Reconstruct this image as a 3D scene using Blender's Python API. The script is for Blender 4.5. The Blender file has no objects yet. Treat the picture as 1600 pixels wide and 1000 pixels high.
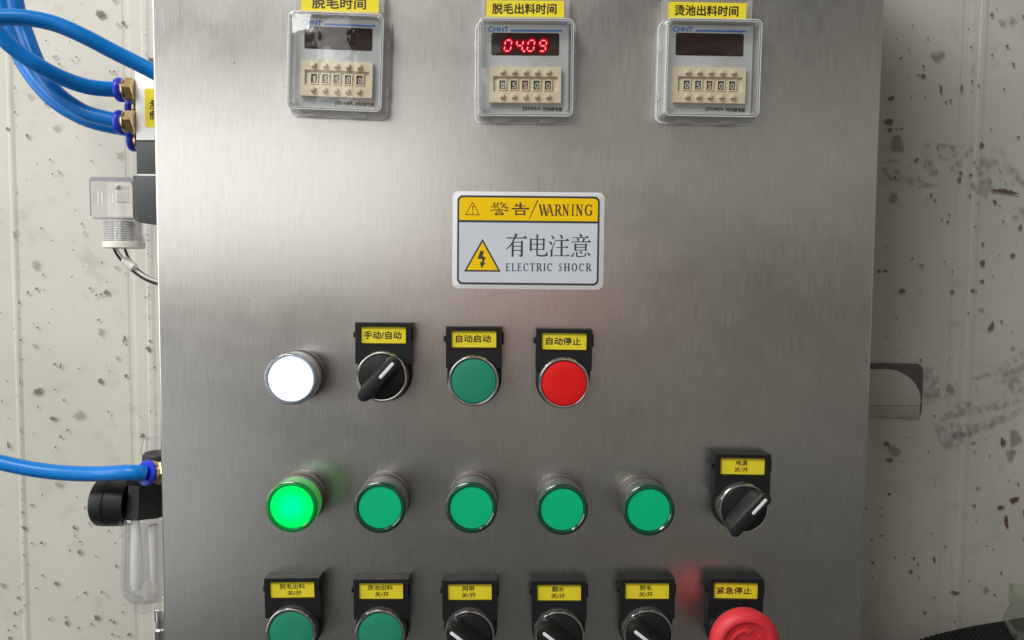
import bpy, bmesh, math, random
from mathutils import Vector, Matrix, Euler
random.seed(7)
R = math.radians
scene = bpy.context.scene
C = scene.collection
MM = 0.001
# ------------------------------------------------------------------ camera
FPX, D = 1200.0, 0.44                       # focal length in photo pixels, metres from the panel
n_ = Vector((0, -73, FPX)).normalized()     # panel normal seen from the camera (x right, y down, z forward)
d_ = Vector((-162, 19600, FPX)); d_ = (d_ - n_ * d_.dot(n_)).normalized()
r_ = d_.cross(n_)
cam = bpy.data.cameras.new('camera'); camo = bpy.data.objects.new('camera', cam); C.objects.link(camo)
cam.sensor_fit = 'HORIZONTAL'; cam.sensor_width = 36; cam.lens = 36 * FPX / 1600
cam.clip_start = 0.01; cam.clip_end = 50
def w(vc):  # camera-space direction (x right, y down, z fwd) -> world
    return Vector((vc.dot(r_), vc.dot(n_), -vc.dot(d_)))
cx_, cy_, cz_ = w(Vector((1, 0, 0))), w(Vector((0, -1, 0))), w(Vector((0, 0, -1)))
camo.matrix_world = Matrix(((cx_.x, cy_.x, cz_.x, 0), (cx_.y, cy_.y, cz_.y, -D), (cx_.z, cy_.z, cz_.z, 0), (0, 0, 0, 1)))
scene.camera = camo
def at(px, py, h=0.0):
    """world x, z of the point seen at photo pixel (px, py), h metres in front of the panel face"""
    v = w(Vector((px - 800, py - 500, FPX)))
    t = (D - h) / v.y
    return v.x * t, v.z * t
def at3(px, py, h=0.0):
    x, z = at(px, py, h); return Vector((x, -h, z))
# ------------------------------------------------------------------ world, lamps, exposure
wd = bpy.data.worlds.new('World'); scene.world = wd; wd.use_nodes = True
bg = wd.node_tree.nodes['Background']; bg.inputs[0].default_value = (0.98, 0.97, 0.86, 1); bg.inputs[1].default_value = 0.095
scene.view_settings.view_transform = 'Standard'; scene.view_settings.look = 'None'
scene.view_settings.exposure = 0; scene.view_settings.gamma = 1
def area(name, loc, target, sx, sy, power, col):
    l = bpy.data.lights.new(name, 'AREA'); l.shape = 'RECTANGLE'; l.size = sx; l.size_y = sy
    l.energy = power; l.color = col
    o = bpy.data.objects.new(name, l); C.objects.link(o); o.location = loc
    o.rotation_euler = (Vector(target) - Vector(loc)).to_track_quat('-Z', 'Y').to_euler()
    return o
area('window_light', (-0.94, -1.20, 0.215), (-0.05, 0, 0.07), 1.75, 0.42, 3.7, (1.0, 0.995, 0.975))
area('glare_light', (-0.37, -1.20, 0.44), (0.0, 0, 0.1), 0.07, 0.17, 0.15, (1.0, 1.0, 1.0))  # added narrow lamp that puts a glare streak on the left timer cover
area('panel_fill_light', (0.60, -1.25, 0.26), (0.1, 0, 0.07), 1.2, 0.34, 0.30, (0.98, 1.0, 0.92))  # added dim lamp, lifts the middle and right of the steel
area('side_window_light', (-1.2, -0.22, 0.20), (-0.25, 0.1, 0.0), 0.45, 0.9, 5.4, (1.0, 0.99, 0.97))
area('low_left_fill_light', (-1.8, -1.5, -0.70), (0.0, 0.0, -0.1), 1.2, 0.8, 2.2, (0.90, 0.95, 1.0))  # added fill for the lower left of the steel
area('low_fill_light', (0.35, -1.6, -0.40), (0.0, 0.0, -0.1), 2.0, 0.42, 0.26, (0.97, 1.0, 0.93))  # added dim fill reflected low in the steel
area('warm_light', (0.06, -1.6, -0.06), (0.0, 0, 0.0), 0.60, 0.09, 0.24, (1.0, 0.50, 0.40))  # added lamp that lays a warm band into the steel reflection
area('top_fill_light', (-0.80, -0.95, 1.15), (0.0, 0, 0.0), 0.9, 0.5, 27, (1.0, 0.995, 0.965))  # added overhead fill that brightens labels, caps and timer faces
area('right_fill_light', (1.6, -0.6, 0.15), (0.0, 0, 0.0), 0.8, 0.9, 0.6, (1.0, 0.97, 0.82))  # added weak fill for the right wall and the door's right bend
scene.cycles.transparent_max_bounces = 48; scene.cycles.max_bounces = 16

# ------------------------------------------------------------------ materials
def new_mat(name):
    m = bpy.data.materials.new(name); m.use_nodes = True
    nt = m.node_tree; return m, nt, nt.nodes['Principled BSDF'], nt.nodes['Material Output']
def plain(name, col, rough=0.4, metal=0.0, var=0.06, scale=300, bump=0.0, spec=0.5, coat=0.0, emis=None, es=0):
    m, nt, b, o = new_mat(name); N = nt.nodes; L = nt.links
    b.inputs['Roughness'].default_value = rough; b.inputs['Metallic'].default_value = metal
    b.inputs['Specular IOR Level'].default_value = spec; b.inputs['Coat Weight'].default_value = coat
    tc = N.new('ShaderNodeTexCoord'); no = N.new('ShaderNodeTexNoise'); no.inputs['Scale'].default_value = scale
    no.inputs['Detail'].default_value = 5; L.new(tc.outputs['Object'], no.inputs['Vector'])
    mx = N.new('ShaderNodeMix'); mx.data_type = 'RGBA'
    mx.inputs[6].default_value = tuple(c * (1 - var) for c in col) + (1,)
    mx.inputs[7].default_value = tuple(min(1, c * (1 + var)) for c in col) + (1,)
    L.new(no.outputs['Fac'], mx.inputs[0]); L.new(mx.outputs[2], b.inputs['Base Color'])
    mr = N.new('ShaderNodeMapRange'); mr.inputs[3].default_value = rough * 0.85; mr.inputs[4].default_value = min(1, rough * 1.2)
    L.new(no.outputs['Fac'], mr.inputs[0]); L.new(mr.outputs[0], b.inputs['Roughness'])
    if bump:
        bp = N.new('ShaderNodeBump'); bp.inputs['Strength'].default_value = bump; bp.inputs['Distance'].default_value = 0.0005
        L.new(no.outputs['Fac'], bp.inputs['Height']); L.new(bp.outputs[0], b.inputs['Normal'])
    if emis:
        b.inputs['Emission Color'].default_value = tuple(emis) + (1,); b.inputs['Emission Strength'].default_value = es
    return m
def clear(name, tint=(0.95, 0.96, 0.97), rough=0.04, gloss=1.0, milky=0.0, ior=1.47, mcol=(0.8, 0.82, 0.85)):
    """clear moulded plastic: passes light straight, mirrors by Fresnel, optionally a little milky"""
    m, nt, b, o = new_mat(name); N = nt.nodes; L = nt.links; N.remove(b)
    tr = N.new('ShaderNodeBsdfTransparent'); tr.inputs[0].default_value = tuple(tint) + (1,)
    gl = N.new('ShaderNodeBsdfGlossy'); gl.inputs['Roughness'].default_value = rough
    fr = N.new('ShaderNodeLayerWeight'); fr.inputs[0].default_value = .5
    p5 = N.new('ShaderNodeMath'); p5.operation = 'POWER'; p5.inputs[1].default_value = 4.0; L.new(fr.outputs['Facing'], p5.inputs[0])
    sk = N.new('ShaderNodeMath'); sk.operation = 'MULTIPLY_ADD'; sk.inputs[1].default_value = .9; sk.inputs[2].default_value = .045; L.new(p5.outputs[0], sk.inputs[0])
    tc = N.new('ShaderNodeTexCoord'); no = N.new('ShaderNodeTexNoise'); no.inputs['Scale'].default_value = 90
    L.new(tc.outputs['Object'], no.inputs['Vector'])
    bp = N.new('ShaderNodeBump'); bp.inputs['Strength'].default_value = 0.13; bp.inputs['Distance'].default_value = 0.001
    L.new(no.outputs['Fac'], bp.inputs['Height']); L.new(bp.outputs[0], gl.inputs['Normal']); L.new(bp.outputs[0], fr.inputs['Normal'])
    mu = N.new('ShaderNodeMath'); mu.operation = 'MULTIPLY'; mu.use_clamp = True; mu.inputs[1].default_value = gloss
    L.new(sk.outputs[0], mu.inputs[0])
    df = N.new('ShaderNodeBsdfDiffuse'); df.inputs[0].default_value = tuple(mcol) + (1,)
    m1 = N.new('ShaderNodeMixShader'); m1.inputs[0].default_value = milky; L.new(tr.outputs[0], m1.inputs[1]); L.new(df.outputs[0], m1.inputs[2])
    m2 = N.new('ShaderNodeMixShader'); L.new(mu.outputs[0], m2.inputs[0]); L.new(m1.outputs[0], m2.inputs[1]); L.new(gl.outputs[0], m2.inputs[2])
    L.new(m2.outputs[0], o.inputs['Surface']); return m
def emit(name, col, s, centre=None, r=0.012):
    m, nt, b, o = new_mat(name); N = nt.nodes; L = nt.links; N.remove(b)
    e = N.new('ShaderNodeEmission'); e.inputs[0].default_value = tuple(col) + (1,); e.inputs[1].default_value = s
    if centre:
        tc = N.new('ShaderNodeTexCoord'); le = N.new('ShaderNodeVectorMath'); le.operation = 'LENGTH'
        mp = N.new('ShaderNodeMapping'); mp.inputs['Scale'].default_value = (1, 0, 1)
        L.new(tc.outputs['Object'], mp.inputs[0]); L.new(mp.outputs[0], le.inputs[0])
        mr = N.new('ShaderNodeMapRange'); mr.inputs[1].default_value = 0.0; mr.inputs[2].default_value = r; mr.interpolation_type = 'SMOOTHSTEP'
        L.new(le.outputs['Value'], mr.inputs[0])
        mx = N.new('ShaderNodeMix'); mx.data_type = 'RGBA'; mx.inputs[6].default_value = tuple(centre) + (1,); mx.inputs[7].default_value = tuple(col) + (1,)
        L.new(mr.outputs[0], mx.inputs[0]); L.new(mx.outputs[2], e.inputs[0])
    L.new(e.outputs[0], o.inputs['Surface']); return m
def steel():
    m, nt, b, o = new_mat('brushed_steel'); N = nt.nodes; L = nt.links
    b.inputs['Metallic'].default_value = 1.0; b.inputs['Anisotropic'].default_value = 0.6
    uv = N.new('ShaderNodeTangent'); uv.direction_type = 'UV_MAP'; uv.uv_map = 'UVMap'
    L.new(uv.outputs[0], b.inputs['Tangent'])
    tc = N.new('ShaderNodeTexCoord')
    def noise(sc, vec, det=4, rough=0.6):
        mp = N.new('ShaderNodeMapping'); mp.inputs['Scale'].default_value = vec; L.new(tc.outputs['Object'], mp.inputs[0])
        no = N.new('ShaderNodeTexNoise'); no.inputs['Scale'].default_value = sc; no.inputs['Detail'].default_value = det
        no.inputs['Roughness'].default_value = rough; L.new(mp.outputs[0], no.inputs['Vector']); return no.outputs['Fac']
    fine = noise(1.0, (1900, 1, 55), 3, 0.7)
    fine2 = noise(1.0, (700, 1, 9), 3, 0.6)
    blot = noise(1.0, (11, 1, 14), 3, 0.5)
    mark = noise(1.0, (26, 1, 34), 5, 0.65)
    def mr(src, a, b_, c, d):
        k = N.new('ShaderNodeMapRange'); k.inputs[1].default_value = a; k.inputs[2].default_value = b_
        k.inputs[3].default_value = c; k.inputs[4].default_value = d; L.new(src, k.inputs[0]); return k.outputs[0]
    def ma(op, a, b_):
        k = N.new('ShaderNodeMath'); k.operation = op
        for i, v in enumerate((a, b_)):
            if isinstance(v, (int, float)): k.inputs[i].default_value = v
            else: L.new(v, k.inputs[i])
        return k.outputs[0]
    val = ma('MULTIPLY', ma('MULTIPLY', mr(fine, .3, .7, .90, 1.10), mr(fine2, .3, .7, .975, 1.025)), mr(mark, .35, .7, .955, 1.045))
    col = N.new('ShaderNodeMix'); col.data_type = 'RGBA'; col.inputs[6].default_value = (0.61, 0.60, 0.56, 1); col.inputs[7].default_value = (0.65, 0.615, 0.59, 1)
    L.new(blot, col.inputs[0])
    vm = N.new('ShaderNodeVectorMath'); vm.operation = 'SCALE'; L.new(col.outputs[2], vm.inputs[0]); L.new(val, vm.inputs['Scale'])
    L.new(vm.outputs[0], b.inputs['Base Color'])
    rg = ma('ADD', mr(fine, .3, .7, .295, .35), mr(mark, .38, .66, -.01, .018)); L.new(rg, b.inputs['Roughness'])
    bp = N.new('ShaderNodeBump'); bp.inputs['Strength'].default_value = 0.12; bp.inputs['Distance'].default_value = 0.0001
    L.new(fine, bp.inputs['Height']); L.new(bp.outputs[0], b.inputs['Normal'])
    return m
def wallmat():
    m, nt, b, o = new_mat('painted_wall'); N = nt.nodes; L = nt.links
    tc = N.new('ShaderNodeTexCoord')
    def noise(sc, det=5, vec=None):
        no = N.new('ShaderNodeTexNoise'); no.inputs['Scale'].default_value = sc; no.inputs['Detail'].default_value = det
        if vec:
            mp = N.new('ShaderNodeMapping'); mp.inputs['Scale'].default_value = vec; L.new(tc.outputs['Object'], mp.inputs[0]); L.new(mp.outputs[0], no.inputs['Vector'])
        else: L.new(tc.outputs['Object'], no.inputs['Vector'])
        return no.outputs['Fac']
    a = noise(9); c = noise(1, 4, (260, 20, 9)); g = noise(60)
    def ramp(src, s0, s1, c0, c1):
        k = N.new('ShaderNodeMapRange'); k.inputs[1].default_value = s0; k.inputs[2].default_value = s1; L.new(src, k.inputs[0])
        mx = N.new('ShaderNodeMix'); mx.data_type = 'RGBA'; L.new(k.outputs[0], mx.inputs[0])
        for i, cc in ((6, c0), (7, c1)):
            if isinstance(cc, tuple): mx.inputs[i].default_value = cc + (1,)
            else: L.new(cc, mx.inputs[i])
        return mx.outputs[2]
    base = ramp(a, .35, .65, (0.50, 0.485, 0.43), (0.56, 0.54, 0.485))
    base = ramp(g, .58, .75, base, (0.47, 0.44, 0.385))
    # grime specks
    vo = N.new('ShaderNodeTexVoronoi'); vo.inputs['Scale'].default_value = 75; L.new(tc.outputs['Object'], vo.inputs['Vector'])
    k = N.new('ShaderNodeMapRange'); k.inputs[1].default_value = .05; k.inputs[2].default_value = .09; k.inputs[3].default_value = 1; k.inputs[4].default_value = 0
    L.new(vo.outputs['Distance'], k.inputs[0])
    sel = N.new('ShaderNodeMath'); sel.operation = 'GREATER_THAN'; sel.inputs[1].default_value = .62; L.new(g, sel.inputs[0])
    mu = N.new('ShaderNodeMath'); mu.operation = 'MULTIPLY'; L.new(k.outputs[0], mu.inputs[0]); L.new(sel.outputs[0], mu.inputs[1])
    mx = N.new('ShaderNodeMix'); mx.data_type = 'RGBA'; L.new(mu.outputs[0], mx.inputs[0]); L.new(base, mx.inputs[6]); mx.inputs[7].default_value = (.2, .18, .14, 1)
    L.new(mx.outputs[2], b.inputs['Base Color'])
    b.inputs['Roughness'].default_value = 0.55; b.inputs['Specular IOR Level'].default_value = 0.35
    bp = N.new('ShaderNodeBump'); bp.inputs['Strength'].default_value = .25; bp.inputs['Distance'].default_value = .0006
    L.new(a, bp.inputs['Height']); L.new(bp.outputs[0], b.inputs['Normal'])
    return m
def dirtmat(name, col, alpha, scale=500, lo=.3, hi=.6, lowf=.8):
    m, nt, b, o = new_mat(name); N = nt.nodes; L = nt.links
    b.inputs['Base Color'].default_value = tuple(col) + (1,); b.inputs['Roughness'].default_value = .7
    tc = N.new('ShaderNodeTexCoord'); no = N.new('ShaderNodeTexNoise'); no.inputs['Scale'].default_value = scale; no.inputs['Detail'].default_value = 6
    L.new(tc.outputs['Object'], no.inputs['Vector'])
    k = N.new('ShaderNodeMapRange'); k.inputs[1].default_value = lo; k.inputs[2].default_value = hi; k.inputs[3].default_value = alpha * lowf; k.inputs[4].default_value = alpha
    L.new(no.outputs['Fac'], k.inputs[0]); L.new(k.outputs[0], b.inputs['Alpha']); return m
STEEL = steel(); WALL = wallmat()
M = {
 'black': plain('black_plastic', (0.012, 0.013, 0.014), .42, bump=.08, scale=900, spec=.3),
 'knob': plain('black_knob_plastic', (0.012, 0.012, 0.013), .30, bump=.05, scale=900),
 'handle': plain('black_handle_plastic', (0.014, 0.015, 0.016), .42, bump=.1, scale=1200, spec=.35),
 'bezel_side': plain('dark_satin_bezel', (0.16, 0.16, 0.155), .38, metal=.6),
 'chrome': plain('chrome', (0.72, 0.72, 0.72), .12, metal=1.0, var=.03),
 'satin': plain('satin_metal', (0.50, 0.49, 0.47), .28, metal=1.0, var=.05),
 'collar': plain('dull_grey_metal_collar', (0.15, 0.148, 0.14), .34, metal=.6),
 'oring': plain('dark_red_rubber', (0.06, 0.015, 0.012), .5),
 'green_cap': plain('green_button_plastic', (0.018, 0.25, 0.150), .5, spec=.3, var=.03),
 'red_cap': plain('red_button_plastic', (0.74, 0.010, 0.010), .5, spec=.25, var=.03),
 'green_disc': plain('green_diffuser', (0.0, 0.46, 0.20), .5, spec=.25, var=.03, emis=(0, .42, .2), es=.06),  # faint emission lifts the green of the unlit discs
 'green_rim': plain('dark_green_lens', (0.010, 0.060, 0.035), .14, var=.05, coat=.4),
 'green_side': plain('green_lens_side', (0.022, 0.058, 0.040), .18, var=.05, coat=.3),
 'lit_rim': plain('lit_green_lens', (0.0, 0.16, 0.03), .14, coat=.4, emis=(0, .5, .06), es=.12),
 'lit_side': plain('lit_green_lens_side', (0.02, 0.22, 0.06), .2, coat=.3, emis=(0.02, .75, .08), es=.28),
 'white_side': clear('clear_white_lens', (0.86, .9, .95), .08, 1.6, .22, mcol=(.55, .62, .72)),
 'yellow': plain('yellow_label_paper', (0.80, 0.66, 0.03), .5, spec=.25, var=.10, scale=110),
 'yellow2': plain('yellow_print', (0.90, 0.58, 0.0), .5, spec=.22, var=.05, scale=60),
 'ink': plain('dark_ink', (0.045, 0.026, 0.012), .5),
 'ink2': plain('grey_black_ink', (0.035, 0.038, 0.045), .5),
 'ink_red': plain('dark_red_ink', (0.11, 0.022, 0.008), .5),
 'ink_brown': plain('brown_black_ink', (0.07, 0.03, 0.008), .5),
 'sticker': plain('white_sticker_film', (0.60, 0.63, 0.70), .28, var=.09, scale=45, bump=.25),
 'sticker_edge': plain('white_sticker_edge', (0.74, 0.74, 0.75), .4, var=.03, scale=45),
 'white_mark': plain('white_paint', (0.78, 0.78, 0.78), .4),
 'face': plain('grey_face_plate', (0.46, 0.485, 0.495), .45, var=.02),
 'house': plain('pale_grey_housing', (0.50, 0.50, 0.50), .4),
 'window': plain('smoked_red_window', (0.030, 0.013, 0.011), .18, var=.1),
 'blue_ink': plain('blue_ink', (0.025, 0.14, 0.52), .45),
 'cream': plain('cream_plastic', (0.66, 0.575, 0.41), .45, var=.03),
 'dial': plain('dark_number_drum', (0.035, 0.032, 0.03), .5),
 'dial_red': plain('red_number_drum', (0.16, 0.05, 0.03), .5),
 'num': plain('number_white', (0.55, 0.53, 0.48), .5),
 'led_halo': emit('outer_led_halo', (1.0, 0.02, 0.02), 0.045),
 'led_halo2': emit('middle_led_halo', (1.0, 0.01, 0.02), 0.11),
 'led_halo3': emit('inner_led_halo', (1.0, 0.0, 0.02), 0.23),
 'led': emit('red_led_glow', (1.0, 0.0, 0.02), 0.45),
 'led_core': emit('red_led', (1.0, 0.22, 0.26), 2.4),
 'lamp_white': emit('white_lamp', (0.93, 0.97, 1.0), 3.0),
 'lamp_green': emit('green_lamp', (0.0, 1.0, 0.13), 1.05, (0.0, 0.95, 0.42)),
 'cover': clear('clear_cover', (0.995, .995, .995), .03, .8, .0),
 'cover_edge': clear('clear_cover_edge', (0.985, .985, .985), .10, 1.2, .13, mcol=(.95, .95, .96)),
 'rim_highlight': clear('milky_rim_highlight', (0.98, .985, .99), .15, .9, .50, mcol=(.95, .95, .96)),  # milky white for the highlight lines on the cover edges
 'estop': plain('red_mushroom_plastic', (0.66, 0.028, 0.040), .50, var=.03, bump=.05),
 'hose': plain('blue_air_hose', (0.003, 0.175, 0.58), .32, var=.08, scale=60, spec=.25, bump=.1),
 'collet': plain('blue_collet', (0.010, 0.035, 0.62), .35),
 'brass': plain('brass', (0.62, 0.46, 0.25), .26, metal=1.0),
 'highlight_white': plain('white_bowl_highlight', (0.95, .95, .94), .35, emis=None),  # white for the bright reflections shaped inside the bowl
 'alu': plain('white_valve_body', (0.86, 0.86, 0.84), .4),
 'darkgrey': plain('dark_grey_plastic', (0.055, 0.065, 0.065), .5, bump=.1),
 'white_gasket': plain('white_gasket', (0.75, .74, .70), .5),
 'clear_hw': clear('clear_connector', (0.97, .97, .98), .08, 1.2, .04, mcol=(.8, .8, .84)),
 'milky': plain('milky_plastic', (0.78, .74, .68), .4),
 'offwhite': plain('off_white_terminal_block', (0.66, .64, .58), .5),
 'edge_band': clear('grey_plastic_edge', (.85, .85, .9), .15, .8, .5, mcol=(.36, .35, .42)),
 'thread': clear('clear_thread', (.95, .95, .96), .15, .8, .42, mcol=(.8, .8, .8)),
 'bowl': clear('clear_bowl', (0.965, .967, .97), .08, 2.0, .10, mcol=(.95, .95, .95)),
 'wire_w': plain('white_wire', (0.72, .71, .68), .45),
 'wire_b': plain('black_wire', (0.03, .03, .028), .45),
 'rubber': plain('black_rubber', (0.010, .010, .010), .55),
 'tape': clear('clear_tape', (0.84, .86, .80), .12, 1.5, .06, mcol=(.5, .5, .46)),
 'recess': plain('dark_recess_paint', (0.11, .10, .10), .6),
 'recess_l': plain('grey_recess_edge', (0.40, .38, .33), .6),
 'wallplate': plain('dull_wall_plate', (0.50, .48, .42), .55),
 'dirt': dirtmat('dark_dirt', (.125, .102, .070), .86), 'dirt_f': dirtmat('faint_dirt', (.24, .21, .155), .55, 500, lowf=.5),
 'rust': dirtmat('rust_dirt', (.11, .045, .025), .95), 'smear': dirtmat('grey_smear', (.19, .20, .21), .46, 210, .40, .68, 0.0),
}
# ------------------------------------------------------------------ mesh helpers (local x right, z up, h out of the panel = -y)
def P(x, z, h): return (x * MM, -h * MM, z * MM)
class MB:
    def __init__(s): s.v = []; s.f = []
    def add(s, vs, fs):
        o = len(s.v); s.v += vs; s.f += [tuple(i + o for i in f) for f in fs]; return s
    def loft(s, loops, cap0=True, cap1=True):
        n = len(loops[0]); vs = [p for l in loops for p in l]; fs = []
        for k in range(len(loops) - 1):
            for i in range(n):
                j = (i + 1) % n; fs.append((k * n + i, k * n + j, (k + 1) * n + j, (k + 1) * n + i))
        if cap0: fs.append(tuple(reversed(range(n))))
        if cap1: fs.append(tuple((len(loops) - 1) * n + i for i in range(n)))
        return s.add(vs, fs)
    def prism(s, pts, h0, h1, bev=0.0):
        if bev <= 0: return s.loft([[P(x, z, h0) for x, z in pts], [P(x, z, h1) for x, z in pts]])
        ins = inset(pts, bev)
        return s.loft([[P(x, z, h0) for x, z in pts], [P(x, z, h1 - bev) for x, z in pts],
                       [P(x, z, h1 - bev * .3) for x, z in inset(pts, bev * .3)], [P(x, z, h1) for x, z in ins]])
    def box(s, x0, x1, z0, z1, h0, h1, bev=0.0):
        return s.prism([(x0, z0), (x1, z0), (x1, z1), (x0, z1)], h0, h1, bev)
    def lathe(s, prof, c=(0, 0), seg=64, cap0=True, cap1=True):
        loops = []
        for r, h in prof:
            loops.append([P(c[0] + r * math.cos(2 * math.pi * i / seg), c[1] + r * math.sin(2 * math.pi * i / seg), h) for i in range(seg)])
        return s.loft(loops, cap0, cap1)
    def ring(s, outer, inner, h0, h1):
        n = len(outer); a = [P(x, z, h0) for x, z in outer]; b = [P(x, z, h1) for x, z in outer]
        c = [P(x, z, h1) for x, z in inner]; d = [P(x, z, h0) for x, z in inner]
        vs = a + b + c + d; fs = []
        for k in range(4):
            for i in range(n):
                j = (i + 1) % n; k2 = (k + 1) % 4
                fs.append((k * n + i, k * n + j, k2 * n + j, k2 * n + i))
        return s.add(vs, fs)
    def poly(s, pts, h): return s.add([P(x, z, h) for x, z in pts], [tuple(range(len(pts)))])
    def tube(s, pts, rad, seg=16, caps=True):
        """pts: world/local metres Vectors; rad: metres or list"""
        n = len(pts); rs = rad if isinstance(rad, list) else [rad] * n
        loops = []; up = None
        for i, p in enumerate(pts):
            t = (pts[min(i + 1, n - 1)] - pts[max(i - 1, 0)]).normalized()
            if up is None: up = t.orthogonal().normalized()
            up = (up - t * up.dot(t)).normalized(); b = t.cross(up)
            loops.append([tuple(p + (up * math.cos(2 * math.pi * k / seg) + b * math.sin(2 * math.pi * k / seg)) * rs[i]) for k in range(seg)])
        return s.loft(loops, caps, caps)
    def mesh(s, name, angle=38):
        me = bpy.data.meshes.new(name); me.from_pydata(s.v, [], s.f)
        bm = bmesh.new(); bm.from_mesh(me); bmesh.ops.recalc_face_normals(bm, faces=bm.faces); bm.to_mesh(me); bm.free()
        me.polygons.foreach_set('use_smooth', [True] * len(me.polygons)); me.set_sharp_from_angle(angle=R(angle)); me.update(); return me
    def build(s, name, mat, parent=None, loc=None, flat=False):
        me = s.mesh(name); me.materials.append(M[mat] if isinstance(mat, str) else mat)
        if flat:   # single sheets face outwards
            bm = bmesh.new(); bm.from_mesh(me)
            bmesh.ops.reverse_faces(bm, faces=[f for f in bm.faces if f.normal.y > 0]); bm.to_mesh(me); bm.free()
        o = bpy.data.objects.new(name, me); C.objects.link(o); o.parent = parent
        if loc is not None: o.location = loc
        return o
def inset(pts, d):
    n = len(pts); a = sum(pts[i][0] * pts[(i + 1) % n][1] - pts[(i + 1) % n][0] * pts[i][1] for i in range(n)); sg = 1 if a > 0 else -1
    out = []
    for i in range(n):
        p0, p1, p2 = Vector(pts[i - 1]), Vector(pts[i]), Vector(pts[(i + 1) % n])
        e1 = (p1 - p0).normalized(); e2 = (p2 - p1).normalized()
        n1 = Vector((-e1.y, e1.x)) * sg; n2 = Vector((-e2.y, e2.x)) * sg
        m = (n1 + n2); k = max(.3, 1 + n1.dot(n2)); q = p1 + m * (d / k); out.append((q.x, q.y))
    return out
def rrect(cx, cz, w_, h_, r, seg=6):
    pts = []
    for (sx, sz, a0) in ((1, -1, -90), (1, 1, 0), (-1, 1, 90), (-1, -1, 180)):
        for k in range(seg + 1):
            a = R(a0 + 90 * k / seg); pts.append((cx + sx * (w_ / 2 - r) + r * math.cos(a), cz + sz * (h_ / 2 - r) + r * math.sin(a)))
    return pts
def circ(cx, cz, r, n=48): return [(cx + r * math.cos(2 * math.pi * i / n), cz + r * math.sin(2 * math.pi * i / n)) for i in range(n)]
def spline(pts, n=10):
    P_ = [pts[0] * 2 - pts[1]] + list(pts) + [pts[-1] * 2 - pts[-2]]; out = []
    for i in range(1, len(P_) - 2):
        a, b, c, d = P_[i - 1:i + 3]
        for k in range(n):
            t = k / n; out.append(.5 * ((2 * b) + (c - a) * t + (2 * a - 5 * b + 4 * c - d) * t * t + (3 * b - a - 3 * c + d) * t ** 3))
    out.append(pts[-1]); return out
def thing(name, label, cat, x, z, group=None, rot=0.0, h=0.0):
    o = bpy.data.objects.new(name, None); C.objects.link(o); o.empty_display_size = .01
    o.location = (x, -h, z); o.rotation_euler = (0, R(-rot), 0); o['label'] = label; o['category'] = cat
    if group: o['group'] = group
    return o
def tag(o, label, cat, group=None):
    o['label'] = label; o['category'] = cat
    if group: o['group'] = group
    return o
_txt = {}
def text_pts(body, bold):
    key = (body, bold)
    if key not in _txt:
        cu = bpy.data.curves.new('t', 'FONT'); cu.body = body; cu.size = 1; cu.resolution_u = 4
        o = bpy.data.objects.new('t', cu); C.objects.link(o); bpy.context.view_layer.update()
        me = bpy.data.meshes.new_from_object(o.evaluated_get(bpy.context.evaluated_depsgraph_get()))
        v = [tuple(q.co) for q in me.vertices]; f = [tuple(p.vertices) for p in me.polygons]
        bpy.data.objects.remove(o); bpy.data.curves.remove(cu); bpy.data.meshes.remove(me)
        xs = [q[0] for q in v]; ys = [q[1] for q in v]; x0, x1, y0, y1 = min(xs), max(xs), min(ys), max(ys)
        _txt[key] = ([((q[0] - (x0 + x1) / 2) / (x1 - x0), (q[1] - (y0 + y1) / 2) / (y1 - y0)) for q in v], f)
    return _txt[key]
def lettering(body, cx, cz, w_, h_, h, mat, parent, bold=.012, rot=0, name='lettering'):
    v, f = text_pts(body, 0); mb = MB(); ca, sa = math.cos(R(rot)), math.sin(R(rot)); e = bold * h_ * 1.1
    for k, (ex, ez) in enumerate(((-e, 0), (e, 0), (0, e), (0, -e)) if bold > 0 else ((0, 0),)):
        mb.add([P(cx + (x * w_ + ex) * ca - (y * h_ + ez) * sa, cz + (x * w_ + ex) * sa + (y * h_ + ez) * ca, h + k * .012) for x, y in v], f)
    return mb.build(name, mat, parent, flat=True)

# ------------------------------------------------------------------ wall behind (structure)
WH = -0.16                                     # the wall stands 16 cm behind the panel face
xl, _ = at(-500, 500, WH); xr, _ = at(2100, 500, WH)
def wx(px, py=500): return at(px, py, WH)[0]
ribs = [(wx(21), wx(33), .0008), (wx(200), wx(213), -.0004), (wx(229), wx(243), .0006), (wx(1484), wx(1500), -.0003), (wx(1510), wx(1524), .0005), (wx(-190), wx(-175), .0008), (wx(1790), wx(1800), .0008)]
prof = [(xl, 0)]
for a, b, dh in sorted(ribs): prof += [(a, 0), (a + .0016, dh), (b - .0026, dh), (b, 0)]
prof.append((xr, 0)); mb = MB(); Z0, Z1 = -.62, .62; NZ = 2
for (a, ha), (b, hb) in zip(prof[:-1], prof[1:]):
    mb.add([(a, -WH - ha, Z0), (b, -WH - hb, Z0), (b, -WH - hb, Z1), (a, -WH - ha, Z1)], [(0, 1, 2, 3)])
bmv = bmesh.new(); me = bpy.data.meshes.new('wall'); me.from_pydata(mb.v, [], mb.f); bmv.from_mesh(me)
bmesh.ops.remove_doubles(bmv, verts=bmv.verts, dist=1e-6)
bmesh.ops.recalc_face_normals(bmv, faces=bmv.faces)
if sum(f.normal.y for f in bmv.faces) > 0: bmesh.ops.reverse_faces(bmv, faces=bmv.faces)
ext = bmesh.ops.extrude_face_region(bmv, geom=list(bmv.faces)); bmesh.ops.translate(bmv, verts=[e for e in ext['geom'] if isinstance(e, bmesh.types.BMVert)], vec=(0, 0.002, 0))
bmv.to_mesh(me); bmv.free(); me.materials.append(WALL)
wall = bpy.data.objects.new('wall', me); C.objects.link(wall); wall['kind'] = 'structure'
WPX = 1200 / (D - WH) * MM                     # photo px per mm on the wall
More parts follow.
